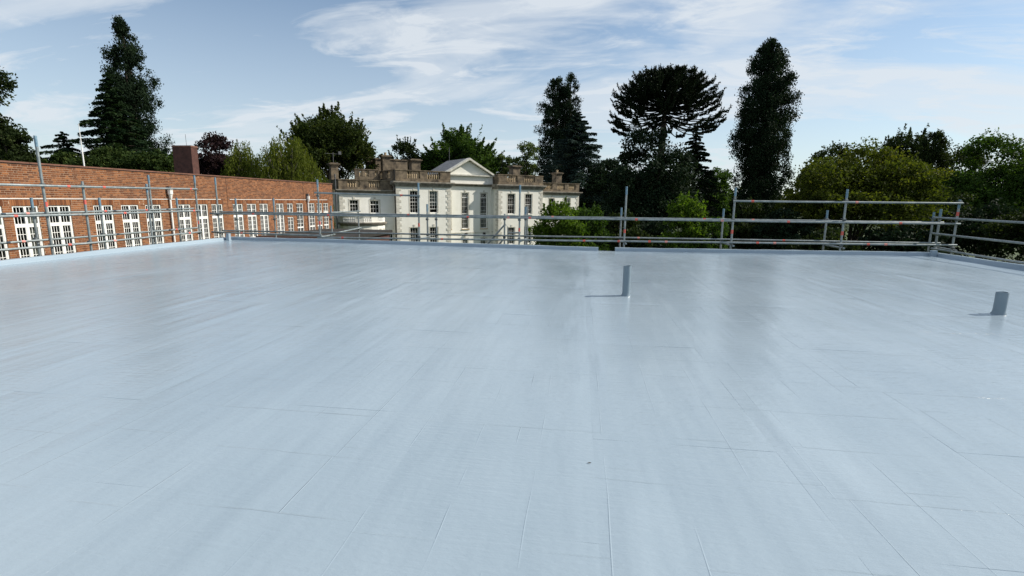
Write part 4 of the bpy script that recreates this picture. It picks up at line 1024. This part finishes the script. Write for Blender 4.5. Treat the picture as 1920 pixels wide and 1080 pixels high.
broadleaf('broadleaf_tree', 'large rounded olive-green tree with yellowing top behind the back rails', 1612, 257, 620, 138, 40, 64000, .18, 'olive', 14, 44, seed=36, clr=.3)
broadleaf('broadleaf_tree', 'dark leafy tree with loose top between olive tree and pointed tree', 1688, 245, 520, 60, 60, 30000, .22, 'dark', 9, 30, seed=37, spiky=1.6)
broadleaf('broadleaf_tree', 'dark tree peeping over the shoulder of the olive tree', 1556, 264, 520, 56, 62, 22000, .24, 'dark', 9, 28, seed=38)
columnar('dark_conifer', 'dark blunt-pointed tree between the two broad green trees', 1747, [(250, 8), (265, 18), (300, 30), (360, 38), (420, 38)], 54, 20000, .22, 'dark', 39, .28, ncl=140)
broadleaf('broadleaf_tree', 'broad green tree with see-through branches above the right kerb rails', 1872, 243, 540, 96, 48, 52000, .2, 'green', 12, 38, seed=40, gap=.06)
broadleaf('broadleaf_tree', 'green tree with thin gaps beside the dark blunt-pointed tree', 1800, 270, 540, 52, 56, 22000, .22, 'dark', 9, 28, seed=41, gap=.08)
broadleaf('broadleaf_tree', 'dark green tree past the right kerb beyond the broad green tree', 1990, 250, 540, 80, 50, 20000, .24, 'dark', 8, 28, seed=42)
# --- shrubs standing close behind the back rails
broadleaf('laurel_shrub', 'sunlit green bush in front of the house end wing', 1050, 376, 640, 64, 30, 26000, .13, 'bright', 9, 34, cat='shrub', seed=50, trunk=False, spiky=1.6)
broadleaf('laurel_shrub', 'shaded green bush beside the sunlit bush by the house', 1112, 390, 640, 42, 31, 16000, .13, 'green', 8, 30, cat='shrub', seed=51, trunk=False, spiky=1.5)
broadleaf('leafy_shrub', 'bright large-leaved bush right of the monkey puzzle trunk', 1285, 366, 600, 44, 33, 9000, .17, 'bright', 7, 24, cat='shrub', seed=52, trunk=False, spiky=1.8, gap=.2)
broadleaf('leafy_shrub', 'low dull green bush behind the middle of the back rails', 1335, 405, 640, 36, 33, 9000, .13, 'green', 7, 26, cat='shrub', seed=53, trunk=False)
UND = [(1172, 392, 56, 38, 'black-green shrub between the laurel bush and monkey puzzle trunk'), (1245, 410, 64, 40, 'dark shrub round the foot of the monkey puzzle'), (1400, 372, 62, 42, 'dark shrub at the foot of the tall columnar conifer'),
       (1480, 385, 64, 38, 'dark shrub between tall columnar conifer and olive-green tree'), (1560, 425, 74, 34, 'low dark shrub in front of the olive-green tree'), (1700, 410, 74, 34, 'dark shrub between the olive-green tree and the corner rails'),
       (1790, 350, 64, 44, 'tall dark shrub under the dark blunt-pointed tree'), (1865, 370, 84, 38, 'dark shrub under the broad green tree with see-through branches'), (1965, 380, 95, 34, 'dark shrub beyond the right kerb rails'), (2120, 370, 110, 30, 'wide dark shrub further along outside the right kerb')]
for i, (px, tp, hw, ds, lb) in enumerate(UND):
    broadleaf('evergreen_shrub', lb, px, tp, 680, hw, ds, 8500, .22, 'darkconifer' if i % 2 else 'dark', 9, 30, cat='shrub', group='shady undergrowth shrubs', seed=60+i, trunk=False)
# distant wood closing the horizon
def far_wood():
    global RNG
    RNG = np.random.default_rng(99)
    n = 26000; m = 420; a = RNG.uniform(radians(20), radians(165), m); r = RNG.uniform(150, 210, m)
    C = np.stack([np.cos(a)*r, np.sin(a)*r, RNG.uniform(1, 8, m)], 1); R = RNG.uniform(3, 6.0, m)
    P = clump_points(C, R, n//m, (1.2, 1.2, 1)); P[:, 2] = np.abs(P[:, 2]); o = leaf_object('distant_wood', P, 1.7, LM['dark'], None, rnd=np.repeat(RNG.random(m), n//m)*.7)
    o.location = (0, 0, GROUND); tag(o, 'far belt of dark woodland closing the horizon', 'woodland', kind='stuff')
far_wood()
